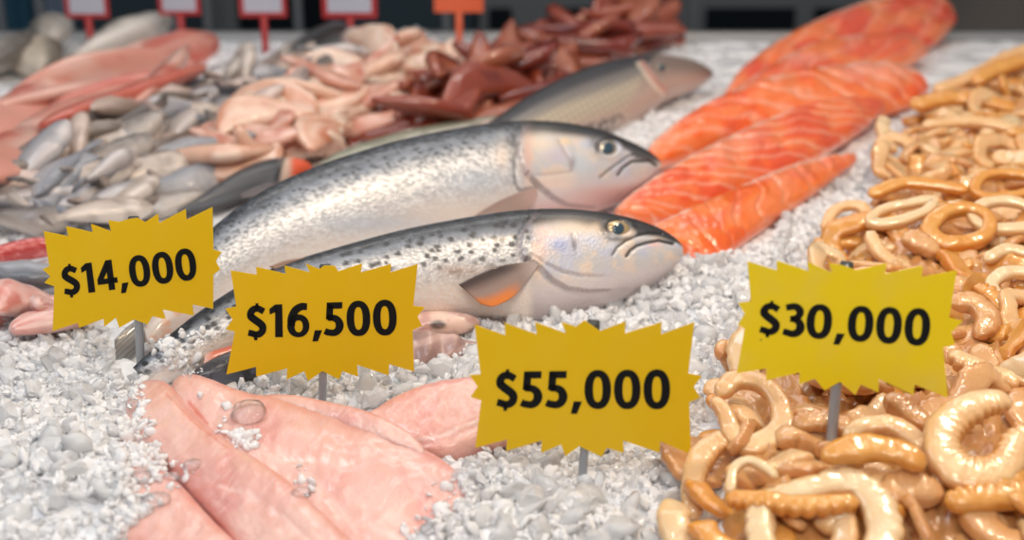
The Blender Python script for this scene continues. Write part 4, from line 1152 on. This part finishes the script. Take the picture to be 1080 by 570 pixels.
def g_dollar():
    p = np.concatenate([[(.55, .80)], arc(.33, .715, .19, .185, 55, 200, 22), [(.25, .565), (.34, .50), (.43, .43)], arc(.31, .285, .20, .19, 25, -125, 22), [(.06, .16)]])
    w = np.interp(np.linspace(0, 1, len(p)), [0, .5, 1], [.19, .23, .19])
    return [ribbon(catmull(p, 120), np.interp(np.linspace(0, 1, 120), np.linspace(0, 1, len(w)), w)), quad((.30, 1.06), (.39, 1.06), (.38, .86), (.29, .86)), quad((.24, .14), (.34, .14), (.33, -.08), (.23, -.08))], .66
def g_one():
    return [quad((.20, 1.0), (.42, 1.0), (.42, 0), (.18, 0)), quad((.20, 1.0), (.28, .80), (.03, .70), (.02, .87))], .50
def g_four():
    return [quad((.36, 1.0), (.58, 1.0), (.58, 0), (.36, 0)), quad((.36, 1.0), (.44, .72), (.20, .36), (.0, .40)), quad((.0, .40), (.70, .40), (.70, .22), (.0, .22))], .72
def g_three():
    a = np.concatenate([[(.06, .88)], arc(.27, .735, .20, .185, 118, -80, 26), [(.20, .535)]])
    b = np.concatenate([[(.20, .535)], arc(.28, .305, .225, .225, 85, -105, 30), [(.02, .14)]])
    return [ribbon(a, np.interp(np.linspace(0, 1, len(a)), [0, .5, 1], [.19, .22, .17])), ribbon(b, np.interp(np.linspace(0, 1, len(b)), [0, .5, 1], [.17, .25, .19]))], .62
def g_six():
    o, i = sup(.36, .33, .34, .345, 2.1), sup(.37, .315, .125, .18, 2.2); n = len(o)
    p = catmull([(.64, .90), (.46, .905), (.28, .80), (.16, .58), (.145, .34)], 40)
    return [(np.concatenate([o, i]), [[k, (k + 1) % n, n + (k + 1) % n, n + k] for k in range(n)]), ribbon(p, np.interp(np.linspace(0, 1, 40), [0, .5, 1], [.20, .24, .24]))], .74
def g_comma(): return [quad((.08, .18), (.31, .18), (.17, -.15), (.0, -.15))], .33
GL = {'0': g_zero, '5': g_five, '$': g_dollar, '1': g_one, '4': g_four, '3': g_three, '6': g_six, ',': g_comma}

def text_flat(s):
    x = 0; V, Fc = [], []
    for ch in s:
        shapes, adv = GL[ch]()
        for v, f in shapes:
            k = len(V); v = np.array(v) + [x, 0]
            V += v.tolist(); Fc += [[a + k for a in q] for q in f]
        x += adv + .04
    return np.array(V), Fc, x - .04

def plate_mat(name, base, worn):
    m, nt, b = new_mat(name)
    tc = N_(nt, 'ShaderNodeTexCoord')
    nz = N_(nt, 'ShaderNodeTexNoise'); nz.inputs['Scale'].default_value = 28; nz.inputs['Detail'].default_value = 6
    nt.links.new(tc.outputs['Object'], nz.inputs['Vector'])
    rp_ = N_(nt, 'ShaderNodeMapRange'); rp_.inputs['From Min'].default_value = .45; rp_.inputs['From Max'].default_value = .75; rp_.inputs['To Max'].default_value = worn
    nt.links.new(nz.outputs['Fac'], rp_.inputs['Value'])
    mx = N_(nt, 'ShaderNodeMix', data_type='RGBA'); mx.inputs['A'].default_value = (*base, 1); mx.inputs['B'].default_value = (*lin(226, 196, 96), 1)
    nt.links.new(rp_.outputs[0], mx.inputs['Factor'])
    vo = N_(nt, 'ShaderNodeTexVoronoi'); vo.inputs['Scale'].default_value = 42
    nt.links.new(tc.outputs['Object'], vo.inputs['Vector'])
    r2 = N_(nt, 'ShaderNodeMapRange'); r2.inputs['From Min'].default_value = .05; r2.inputs['From Max'].default_value = .02; r2.inputs['To Max'].default_value = .7 * min(1, worn * 2)
    nt.links.new(vo.outputs['Distance'], r2.inputs['Value'])
    mx2 = N_(nt, 'ShaderNodeMix', data_type='RGBA'); nt.links.new(r2.outputs[0], mx2.inputs['Factor']); nt.links.new(mx.outputs['Result'], mx2.inputs['A']); mx2.inputs['B'].default_value = (*lin(96, 80, 40), 1)
    nt.links.new(mx2.outputs['Result'], b.inputs['Base Color'])
    b.inputs['Roughness'].default_value = .42; b.inputs['Coat Weight'].default_value = .12; b.inputs['Coat Roughness'].default_value = .12; b.inputs['Specular IOR Level'].default_value = .3
    add_bump(nt, b, (('noise', 30, .25, (1, 1, 1)),))
    return m
M_PLATE = plate_mat('yellow card', lin(226, 182, 0), .08)
M_PLATEW = plate_mat('worn yellow card', lin(236, 204, 16), .4)

def Z(s, ox, oy, pts): return [(ox + x / s, oy + y / s) for x, y in pts]
O55 = Z(2.85, 490, 330, [(30, 35), (122, 68), (120, 30), (217, 65), (212, 28), (305, 62), (290, 27), (335, 42), (360, 22), (408, 55), (484, 25), (482, 62), (592, 28), (590, 65), (690, 28), (672, 182), (712, 190), (688, 222), (708, 255), (675, 268), (680, 425), (588, 385), (585, 420), (477, 383), (478, 420), (427, 405), (412, 433), (345, 400), (303, 430), (290, 395), (230, 420), (232, 383), (125, 415), (128, 380), (32, 405), (50, 262), (18, 252), (40, 222), (15, 187), (48, 185)])
O16 = Z(3.352, 230, 260, [(45, 85), (137, 100), (135, 72), (240, 97), (235, 68), (325, 92), (310, 60), (358, 80), (375, 68), (412, 68), (425, 88), (510, 60), (505, 92), (612, 62), (610, 92), (706, 62), (690, 210), (730, 215), (705, 247), (720, 280), (688, 295), (693, 442), (605, 415), (603, 455), (492, 418), (495, 460), (440, 440), (428, 470), (370, 440), (318, 475), (305, 440), (243, 470), (245, 430), (135, 460), (135, 425), (30, 452), (60, 300), (28, 292), (52, 258), (27, 220), (65, 212)])
O30 = Z(3.564, 770, 265, [(65, 38), (175, 72), (175, 35), (295, 75), (290, 40), (382, 80), (372, 45), (430, 55), (475, 72), (588, 45), (582, 85), (722, 55), (720, 97), (852, 72), (822, 250), (873, 262), (830, 305), (845, 350), (800, 360), (817, 550), (693, 500), (688, 540), (558, 478), (557, 530), (490, 500), (470, 540), (412, 490), (355, 522), (318, 478), (258, 500), (262, 455), (135, 485), (137, 440), (25, 458), (55, 290), (30, 275), (55, 235), (30, 195), (78, 188)])
O14 = Z(2.85, 40, 200, [(18, 125), (92, 140), (85, 110), (165, 128), (160, 103), (220, 125), (212, 92), (245, 97), (275, 88), (300, 85), (322, 98), (362, 72), (365, 100), (445, 58), (447, 90), (525, 52), (528, 180), (552, 188), (535, 215), (548, 240), (528, 255), (527, 358), (465, 345), (468, 378), (375, 360), (385, 390), (345, 380), (330, 405), (290, 390), (245, 415), (235, 385), (200, 412), (198, 388), (125, 415), (120, 400), (45, 425), (50, 290), (20, 280), (38, 260), (15, 240), (35, 230)])

def sign(txt, outline, base_px, top_px, bz, yaw, lean, t0, t1, h0, h1, r_st, mat, label):
    B = at(*base_px, bz)
    n = Euler((0, 0, math.radians(yaw))).to_matrix() @ Vector((0, -math.cos(math.radians(lean)), math.sin(math.radians(lean))))
    n = np.array(n)
    Pp = B + n * (r_st + .0006)
    root = thing('price_sign', label, 'price sign', B, 'yellow star-edged price signs')
    # plate: the cut-out outline with real thickness
    V = on_plane(np.array(outline), Pp, n)
    V = V + n * .0012
    import bmesh
    bm = bmesh.new()
    vs = [bm.verts.new(Vector(v.tolist())) for v in V]
    fa = bm.faces.new(vs)
    fa.normal_update()
    ex = bmesh.ops.extrude_face_region(bm, geom=[fa])
    for e in ex['geom']:
        if isinstance(e, bmesh.types.BMVert): e.co -= Vector((n * .0012).tolist())
    bmesh.ops.recalc_face_normals(bm, faces=bm.faces)
    bmesh.ops.triangulate(bm, faces=[f for f in bm.faces if len(f.verts) > 4])
    bm.verts.index_update()
    pv = [tuple(v.co) for v in bm.verts]; pf = [[v.index for v in f.verts] for f in bm.faces]; bm.free()
    mk('plate', pv, pf, mat, root, smooth=False)
    # printed price
    tv, tf_, tw = text_flat(txt)
    u = tv[:, 0] / tw; v = tv[:, 1]
    t0, t1 = np.array(t0, float), np.array(t1, float)
    dirv = (t1 - t0) / np.linalg.norm(t1 - t0); upd = np.array([dirv[1], -dirv[0]])
    hh = h0 + (h1 - h0) * u
    px = t0 + (t1 - t0) * u[:, None] + upd * (v * hh)[:, None]
    T = on_plane(px, Pp + n * .0012, n)
    L3 = np.concatenate([T + n * .00035, T - n * .0002])
    k = len(T); fs = [q for q in tf_] + [[a + k for a in q[::-1]] for q in tf_]
    mk('price_lettering', L3, fs, M_INK, root, smooth=False)
    # stake and the clip that grips the plate
    t3 = on_plane(np.array(top_px, float), Pp - n * (r_st + .0006), n)
    low = B - (t3 - B) / np.linalg.norm(t3 - B) * .03
    v, f = tube(catmull([low, B, (B + t3) / 2, t3], 24), r_st, 18)
    mk('stake', v, f, M_STEEL, root)
    ax = (t3 - B) / np.linalg.norm(t3 - B); sx = np.cross(ax, n); sx /= np.linalg.norm(sx)
    cv, cf = box_mesh((-.004, -.0025, -.006), (.004, .0035, .0012), .0006)
    cv = [t3 + sx * p[0] + n * p[1] + ax * p[2] for p in cv]
    mk('clip', cv, cf, M_CLIP, root)
    return root
M_CLIP = plain('dark clip', lin(70, 72, 70), .4)
sign('$55,000', O55, (613, 521), (626, 340), .004, 0, 8, (522, 430.5), (708, 431), 38.3, 40.5, .0030, M_PLATE, 'yellow star-edged price sign reading $55,000 on a steel stake in the ice')
sign('$16,500', O16, (340, 424), (343, 281), .012, 4, 8, (260, 356.5), (420, 353), 34, 36.5, .0030, M_PLATE, 'yellow star-edged price sign reading $16,500 between the fish and the pink fillets')
sign('$30,000', O30, (876, 474), (893, 278), .040, -6, 8, (799, 352.5), (981, 365), 33.5, 38.5, .0036, M_PLATEW, 'worn yellow star-edged price sign reading $30,000 standing in the squid heap')
sign('$14,000', O14, (149, 394), (141, 230), .008, 8, 8, (67, 312.5), (210, 294), 31, 33, .0034, M_PLATE, 'tilted yellow star-edged price sign reading $14,000 at the tail of the large fish')

# ------------------------------------------------------------------ red framed cards far behind
M_RED = plain('red plastic', lin(176, 50, 52), .4, 0, .2); M_ORG = plain('orange plastic', lin(226, 104, 66), .4, 0, .2); M_CARD = plain('white card', lin(186, 188, 202), .5)
def card(cx, bot, wpx, st_bot, y, redm, wantcard, label):
    d = np.array(at(cx, bot, 0)); 
    dr = ray(np.array([cx, bot])); p = CAM + dr * (y / dr[1]); depth = float((p - CAM) @ FWD)
    w = wpx * depth / F; h = w * .72
    ps = CAM + ray(np.array([cx, st_bot])) * (y / ray(np.array([cx, st_bot]))[1])
    zb = float(bedz(p[0], y)) - .01
    root = thing('price_card', label, 'price card', (p[0], y, zb), 'red framed cards at the back of the display')
    z0 = p[2]; b = w * .10
    fr = join(box_mesh((p[0] - w / 2, y - .003, z0), (p[0] + w / 2, y + .003, z0 + b), .001), box_mesh((p[0] - w / 2, y - .003, z0 + h - b), (p[0] + w / 2, y + .003, z0 + h), .001),
              box_mesh((p[0] - w / 2, y - .003, z0 + b), (p[0] - w / 2 + b, y + .003, z0 + h - b), .001), box_mesh((p[0] + w / 2 - b, y - .003, z0 + b), (p[0] + w / 2, y + .003, z0 + h - b), .001))
    mk('frame', *fr, redm, root, smooth=False)
    cm = box_mesh((p[0] - w / 2 + b * .8, y - .0015, z0 + b * .8), (p[0] + w / 2 - b * .8, y + .002, z0 + h - b * .8))
    mk('card', *cm, M_CARD if wantcard else redm, root, smooth=False)
    v, f = tube([(p[0], y, zb), (p[0], y, (zb + z0) / 2), (p[0], y, z0 + .002)], .006, 12)
    mk('stem', v, f, redm, root)
card(93, 19, 46, 44, 2.30, M_RED, True, 'red framed white card above the far red fillets, farthest along the back row')
card(190, 16, 44, 40, 2.34, M_RED, True, 'red framed white card standing behind the red fillets, second from the far end')
card(278, 18, 50, 40, 2.36, M_RED, True, 'red framed white card behind the grey fish heap')
card(369, 19, 58, 40, 2.36, M_RED, True, 'red framed white card behind the pale fish pieces')
card(484, 13, 52, 36, 2.40, M_ORG, False, 'orange card on an orange stem beside the dark red seafood heap')

# ------------------------------------------------------------------ tray, floor and what stands behind
def struct(name, m, mat, smooth=False):
    o = mk(name, m[0], m[1], mat, smooth=smooth); o['kind'] = 'structure'; return o
M_TRAY = plain('tray steel', (.5, .5, .5), .35, 1.0)
M_FLOOR = plain('wet grey floor', lin(92, 98, 100), .25, 0, 0, (('noise', 6, .2, (1, 1, 1)),))
M_WALLB = plain('dark teal wall', lin(44, 60, 70), .5)
M_GREY = plain('grey steel panel', lin(116, 122, 126), .4, .3)
M_DARK = plain('dark glass', lin(24, 30, 34), .15)
M_BLUE = plain('blue panel', lin(40, 84, 108), .4)
M_PALEB = plain('blue grey panel', lin(112, 128, 150), .5)
struct('floor', box_mesh((-6, -2, -.95), (6, 8.2, -.9)), M_FLOOR)
struct('wall_back', box_mesh((-6, 8.0, -.9), (6, 8.2, 3.2)), M_WALLB)
t = thing('display_counter', 'long steel tray counter that carries the bed of crushed ice', 'counter', (0, 1.5, -.9))
mk('tray', *join(box_mesh((-1.75, .50, -.07), (1.75, 2.56, -.045)), box_mesh((-1.75, .50, -.07), (1.75, .53, .0), .004), box_mesh((-1.75, 2.53, -.07), (1.75, 2.56, .0), .004), box_mesh((-1.75, .5, -.07), (-1.72, 2.56, .0), .004), box_mesh((1.72, .5, -.07), (1.75, 2.56, .0), .004)), M_TRAY, t, smooth=False)
mk('cabinet', *box_mesh((-1.7, .56, -.9), (1.7, 2.5, -.07), .01), M_GREY, t, smooth=False)
def bgx(px, y): # x of an image column at distance y on the line of the upper frame edge
    d = ray(np.array([px, 15.0])); return float((CAM + d * (y / d[1]))[0])
def back_unit(name, label, cat, px0, px1, y, z0, z1, mat, front=None, depth=.5):
    x0, x1 = bgx(px0, y), bgx(px1, y)
    r = thing(name, label, cat, ((x0 + x1) / 2, y, -.9))
    mk('body', *box_mesh((x0, y, -.9), (x1, y + depth, z1), .01), mat, r, smooth=False)
    if front is not None:
        g = .04
        mk('door', *box_mesh((x0 + g, y - .02, -.8), (x1 - g, y + .0, z1 - g), .006), front, r, smooth=False)
        mk('handle', *box_mesh((x1 - .09, y - .05, -.5), (x1 - .07, y - .02, -.1), .005), M_STEEL, r, smooth=False)
    return r
YB = 4.2
back_unit('cold_cabinet', 'blue cold cabinet at the far end of the back row', 'cabinet', -140, 34, YB, 0, .5, M_BLUE, M_BLUE)
back_unit('cold_cabinet', 'pale blue grey cabinet next to the blue one in the back row', 'cabinet', 36, 76, YB, 0, .5, M_PALEB, M_PALEB)
back_unit('cold_cabinet', 'dark teal cabinet behind the red framed cards', 'cabinet', 78, 215, YB, 0, .5, M_WALLB, M_WALLB)
back_unit('cold_cabinet', 'grey cabinet between the dark teal and the black ones', 'cabinet', 217, 250, YB, 0, .5, M_GREY, M_GREY)
back_unit('cold_cabinet', 'black cabinet between two red framed cards', 'cabinet', 252, 345, YB, 0, .5, M_DARK, M_DARK)
back_unit('cold_cabinet', 'dark blue grey cabinet behind the dark red seafood heap', 'cabinet', 347, 500, YB, 0, .5, M_WALLB, M_WALLB)
back_unit('steel_bench', 'grey steel bench with dark openings behind the salmon', 'bench', 505, 1150, YB, 0, -.16, M_GREY)
for a, b_ in ((515, 540), (580, 700), (745, 840), (860, 915)):
    x0, x1 = bgx(a, YB - .02), bgx(b_, YB - .02)
    o = mk('opening', *box_mesh((x0, YB - .012, -.36), (x1, YB + .01, -.235), .004), M_DARK, bpy.data.objects['steel_bench'], smooth=False)
v, f = tube([(bgx(733, 3.2), 3.2, -.9), (bgx(733, 3.2), 3.2, 0), (bgx(733, 3.2), 3.2, 1.2)], .012, 14)
r = thing('support_pole', 'thin grey metal pole standing behind the white ice', 'pole', (bgx(733, 3.2), 3.2, -.9))
mk('shaft', v, f, M_GREY, r)
v, f = tube([(bgx(733, 3.2), 3.2, -.9), (bgx(733, 3.2), 3.2, -.885)], .04, 20); mk('foot_plate', v, f, M_GREY, r)
# a round grey tub beyond the tray at the upper corner
c = at(1068, 40, 0); cx, cy = bgx(1075, 2.95), 2.95
prof = [(0.0, -.9), (.16, -.9), (.19, -.3), (.21, .03), (.22, .035), (.20, .03), (.17, -.3), (0.0, -.32)]
V, Fc = [], []
for (rad, z) in prof:
    for k in range(32): V.append((cx + rad * math.cos(k * math.pi / 16), cy + rad * math.sin(k * math.pi / 16), z))
for i in range(len(prof) - 1):
    for k in range(32): Fc.append([i * 32 + k, i * 32 + (k + 1) % 32, (i + 1) * 32 + (k + 1) % 32, (i + 1) * 32 + k])
tag(mk('tub', V, Fc, plain('brown grey tub', lin(150, 142, 136), .5)), 'round brown grey tub beyond the tray, at the upper frame corner', 'tub')

# ------------------------------------------------------------------ light
w = bpy.data.worlds.new('market air'); SC.world = w; w.use_nodes = True
w.node_tree.nodes['Background'].inputs[0].default_value = (.92, .95, 1.0, 1); w.node_tree.nodes['Background'].inputs[1].default_value = .30
def area(name, loc, target, size, power, col, sy=None):
    l = bpy.data.lights.new(name, 'AREA'); l.shape = 'RECTANGLE' if sy else 'DISK'; l.size = size
    if sy: l.size_y = sy
    l.energy = power; l.color = col
    o = bpy.data.objects.new(name, l); COL.objects.link(o)
    o.location = loc; d = Vector(target) - Vector(loc); o.rotation_euler = d.to_track_quat('-Z', 'Y').to_euler()
    return o
area('front_fill', (.1, -.45, 1.45), (0, 1.1, 0), 1.2, 20, (1, .945, .89), .3)  # fill added on the camera side to brighten signs and fish faces
area('stall_lamp_warm', (.75, 1.25, 1.5), (.30, 1.15, 0), .22, 12, (1, .80, .58))
area('stall_lamp_front', (.35, .55, 1.6), (.2, 1.1, 0), .25, 5, (1, .86, .68))
area('stall_tube_neutral', (-.15, 1.7, 1.7), (-.1, 1.2, 0), 1.4, 6.5, (1, .95, .90), .25)
area('stall_tube_cool', (-.9, .75, 1.5), (-.3, .95, 0), 1.0, 8.5, (.78, .88, 1.0), .25)
area('stall_tube_back', (.0, 2.6, 1.6), (0, 2.1, 0), 1.8, 10, (1, .95, .92), .3)

# ------------------------------------------------------------------ camera
cam = bpy.data.cameras.new('camera'); co = bpy.data.objects.new('camera', cam); COL.objects.link(co)
cam.sensor_width = 36; cam.lens = 50; cam.clip_start = .02
co.location = CAM; co.rotation_euler = (math.radians(70), 0, 0)
cam.dof.use_dof = True; cam.dof.focus_distance = 1.08; cam.dof.aperture_fstop = 4.4
SC.camera = co
SC.view_settings.view_transform = 'Standard'
try: SC.view_settings.look = 'None'
except Exception: pass
SC.view_settings.exposure = -.26; SC.view_settings.gamma = 1.0
SC.view_settings.use_curve_mapping = False
SC.cycles.max_bounces = 14; SC.cycles.diffuse_bounces = 8; SC.cycles.transparent_max_bounces = 16; SC.cycles.transmission_bounces = 6; SC.cycles.sample_clamp_indirect = 4.0

# ------------------------------------------------------------------ loose ice lying on the fillets and fish
bpy.context.view_layer.update()
dg0 = bpy.context.evaluated_depsgraph_get()
def hit_px(x, y):
    d = Vector(ray(np.array([x, y], float)).tolist())
    ok, loc, nor, idx, ob, mt = SC.ray_cast(dg0, Vector(CAM.tolist()), d)
    return (np.array(loc), np.array(nor), ob) if ok else None
CR = [[(128, 470), (150, 462), (205, 500), (175, 530), (110, 575), (95, 520)], [(200, 415), (225, 418), (330, 500), (345, 530), (320, 528), (230, 462)], [(235, 440), (300, 470), (285, 490), (240, 470)], [(470, 490), (500, 490), (500, 575), (430, 575), (440, 540)], [(150, 360), (215, 345), (215, 400), (150, 400)], [(120, 405), (150, 400), (165, 460), (130, 470)]]
cp_, cs_ = [], []
for pl in CR:
    xs_ = [q[0] for q in pl]; ys_ = [q[1] for q in pl]
    for _ in range(900 if pl is CR[0] else 230):
        x, y = RNG.uniform(min(xs_), max(xs_)), RNG.uniform(min(ys_), max(ys_))
        if not in_poly(x, y, pl) or vnoise(x * .06, y * .06, 3) < .42: continue
        h = hit_px(x, y)
        if h and not h[2].name.startswith(('plate', 'stake', 'price')): cp_.append(h[0] + np.array([0, 0, .0008])); cs_.append(.0009 + .0042 * RNG.random() ** 2.5)
chips('ice_crumbs', np.array(cp_), np.array(cs_), 2, M_ICE, 'crumbs of melting ice sprinkled over the pink fillets', True)
bv, bf = ico(4)
for x, y, r_, lab in [(262, 438, 21, 'round clear ice lump melting on the pink fillets below the $16,500 sign'), (262, 412, 13, 'clear ice lump between the fish tail and the round lump'), (142, 428, 10, 'small glassy ice lump at the upper corner of the corner fillet'),
                      (181, 505, 10, 'flat ice flake lying across the corner fillet'), (204, 492, 12, 'long ice flake on the middle of the corner fillet'), (150, 505, 17, 'upright ice splinter beside the corner fillet'), (165, 530, 16, 'drooping ice splinter over the buried fillet'),
                      (318, 522, 12, 'ice lump in the cleft between the two large pink fillets'), (455, 560, 15, 'ice lump at the front end of the creased pink fillet')]:
    h = hit_px(x, y)
    if not h: continue
    r = r_ * float((h[0] - CAM) @ FWD) / F
    k = 1 + .5 * (fbm(bv[:, 0] * 1.6 + x, bv[:, 1] * 1.6, bv[:, 2] * 1.6 + y, 3) - .5)
    st = np.array([1.0, .8, .45]) * RNG.uniform(.8, 1.15, 3)
    v = bv * k[:, None] * st * r
    a = RNG.uniform(0, 3.1); v = v @ np.array([[math.cos(a), math.sin(a), 0], [-math.sin(a), math.cos(a), 0], [0, 0, 1]])
    tag(mk('ice_lump', v + h[0] + np.array([0, 0, r * .15]), bf, M_LUMP), lab, 'ice lump', 'loose ice lumps on the fillets')

# ------------------------------------------------------------------ what the camera sees: unseen pile members are left out, the rest get their labels
bpy.context.view_layer.update()
dg = bpy.context.evaluated_depsgraph_get()
hits = {}
STEP = 2.5
yy = .5
o0 = Vector(CAM.tolist())
while yy < H:
    xx = .5
    while xx < W:
        d = ray(np.array([xx, yy]))
        ok, loc, nor, idx, ob, mt = SC.ray_cast(dg, o0, Vector(d.tolist()))
        if ok:
            h = hits.setdefault(ob.name, [0, 0.0, 0.0]); h[0] += 1; h[1] += xx; h[2] += yy
        xx += STEP
    yy += STEP
ORD = ['leftmost', 'second from left', 'third from left', 'fourth from left', 'fifth from left', 'sixth from left', 'seventh from left', 'eighth from left', 'ninth from left', 'tenth from left', 'eleventh from left', 'twelfth from left']
def zone_text(z, x, y):
    if z == 'squid':
        if y > 505: return 'along the bottom edge'
        if y > 430: return 'by the $30,000 stake'
        if y > 385: return 'under the $30,000 sign'
        if y > 285: return 'beside the $30,000 sign'
        if y > 255: return 'level with the $30,000 sign top'
        if y > 215: return 'in the band behind the sign'
        if y > 175: return 'past the round amber ring'
        if y > 140: return 'in the blurred heap'
        if y > 100: return 'in the far heap'
        return 'at the far top of the heap'
    if z == 'grey':
        a = 'low in heap' if y > 200 else 'mid heap' if y > 165 else 'high in heap' if y > 125 else 'far in heap' if y > 85 else 'at far end'
        b = 'over the $14,000 sign' if x > 60 and y > 165 else 'by the frame edge' if x < 60 else 'beside the pale pieces' if x > 200 else 'below the red fillets'
        return a + ' ' + b
    if z == 'cream':
        return 'at the low end of the pale heap' if y > 160 else 'in the lower middle of the pale heap' if y > 125 else 'in the upper middle of the pale heap' if y > 90 else 'on the crest of the pale heap' if y > 60 else 'at the far end of the pale heap'
    if z == 'darkred':
        return 'low in the dark red heap' if y > 105 else 'midway up the dark red heap' if y > 70 else 'high in the dark red heap' if y > 35 else 'atop the dark red heap'
    if z == 'red': return 'low in the red stack' if y > 120 else 'in the middle of the red stack' if y > 85 else 'at the far end of the red stack'
    if z == 'corner': return 'in the far corner behind the red fillets'
    if z == 'left': return 'beside the $14,000 sign'
    return 'under the bright red strip'
cells = {}
for o, desc, cat, grp, z in PILE:
    h = hits.get(o.name)
    if (h is None or h[0] < 3) and z == 'squid':
        q = proj(np.array(o.matrix_world.translation))
        where = 'behind the $30,000 sign, hidden from the aisle' if in_poly(q[0], q[1], SQ_BEHIND) else 'just past the frame edge' if q[0] > 1084 else None
        if where and o.name not in FIRST_LAYER:
            tag(o, ('squid ring ' if cat == 'squid ring' else 'squid piece ') + where, cat, grp); continue
    if h is None or h[0] < 3:
        bpy.data.objects.remove(o); continue
    x, y = h[1] / h[0], h[2] / h[0]
    cells.setdefault((desc, zone_text(z, x, y)), []).append((x, o, cat, grp))
for (desc, zt), L in cells.items():
    L.sort(key=lambda q: q[0])
    for i, (x, o, cat, grp) in enumerate(L):
        if len(L) == 1: lab = desc + ' ' + zt
        elif len(L) == 2: lab = desc + ' ' + zt + ', ' + ('left' if i == 0 else 'right') + ' of two'
        else: lab = desc + ' ' + zt + ', ' + ORD[min(i, 11)]
        tag(o, lab, cat, grp)
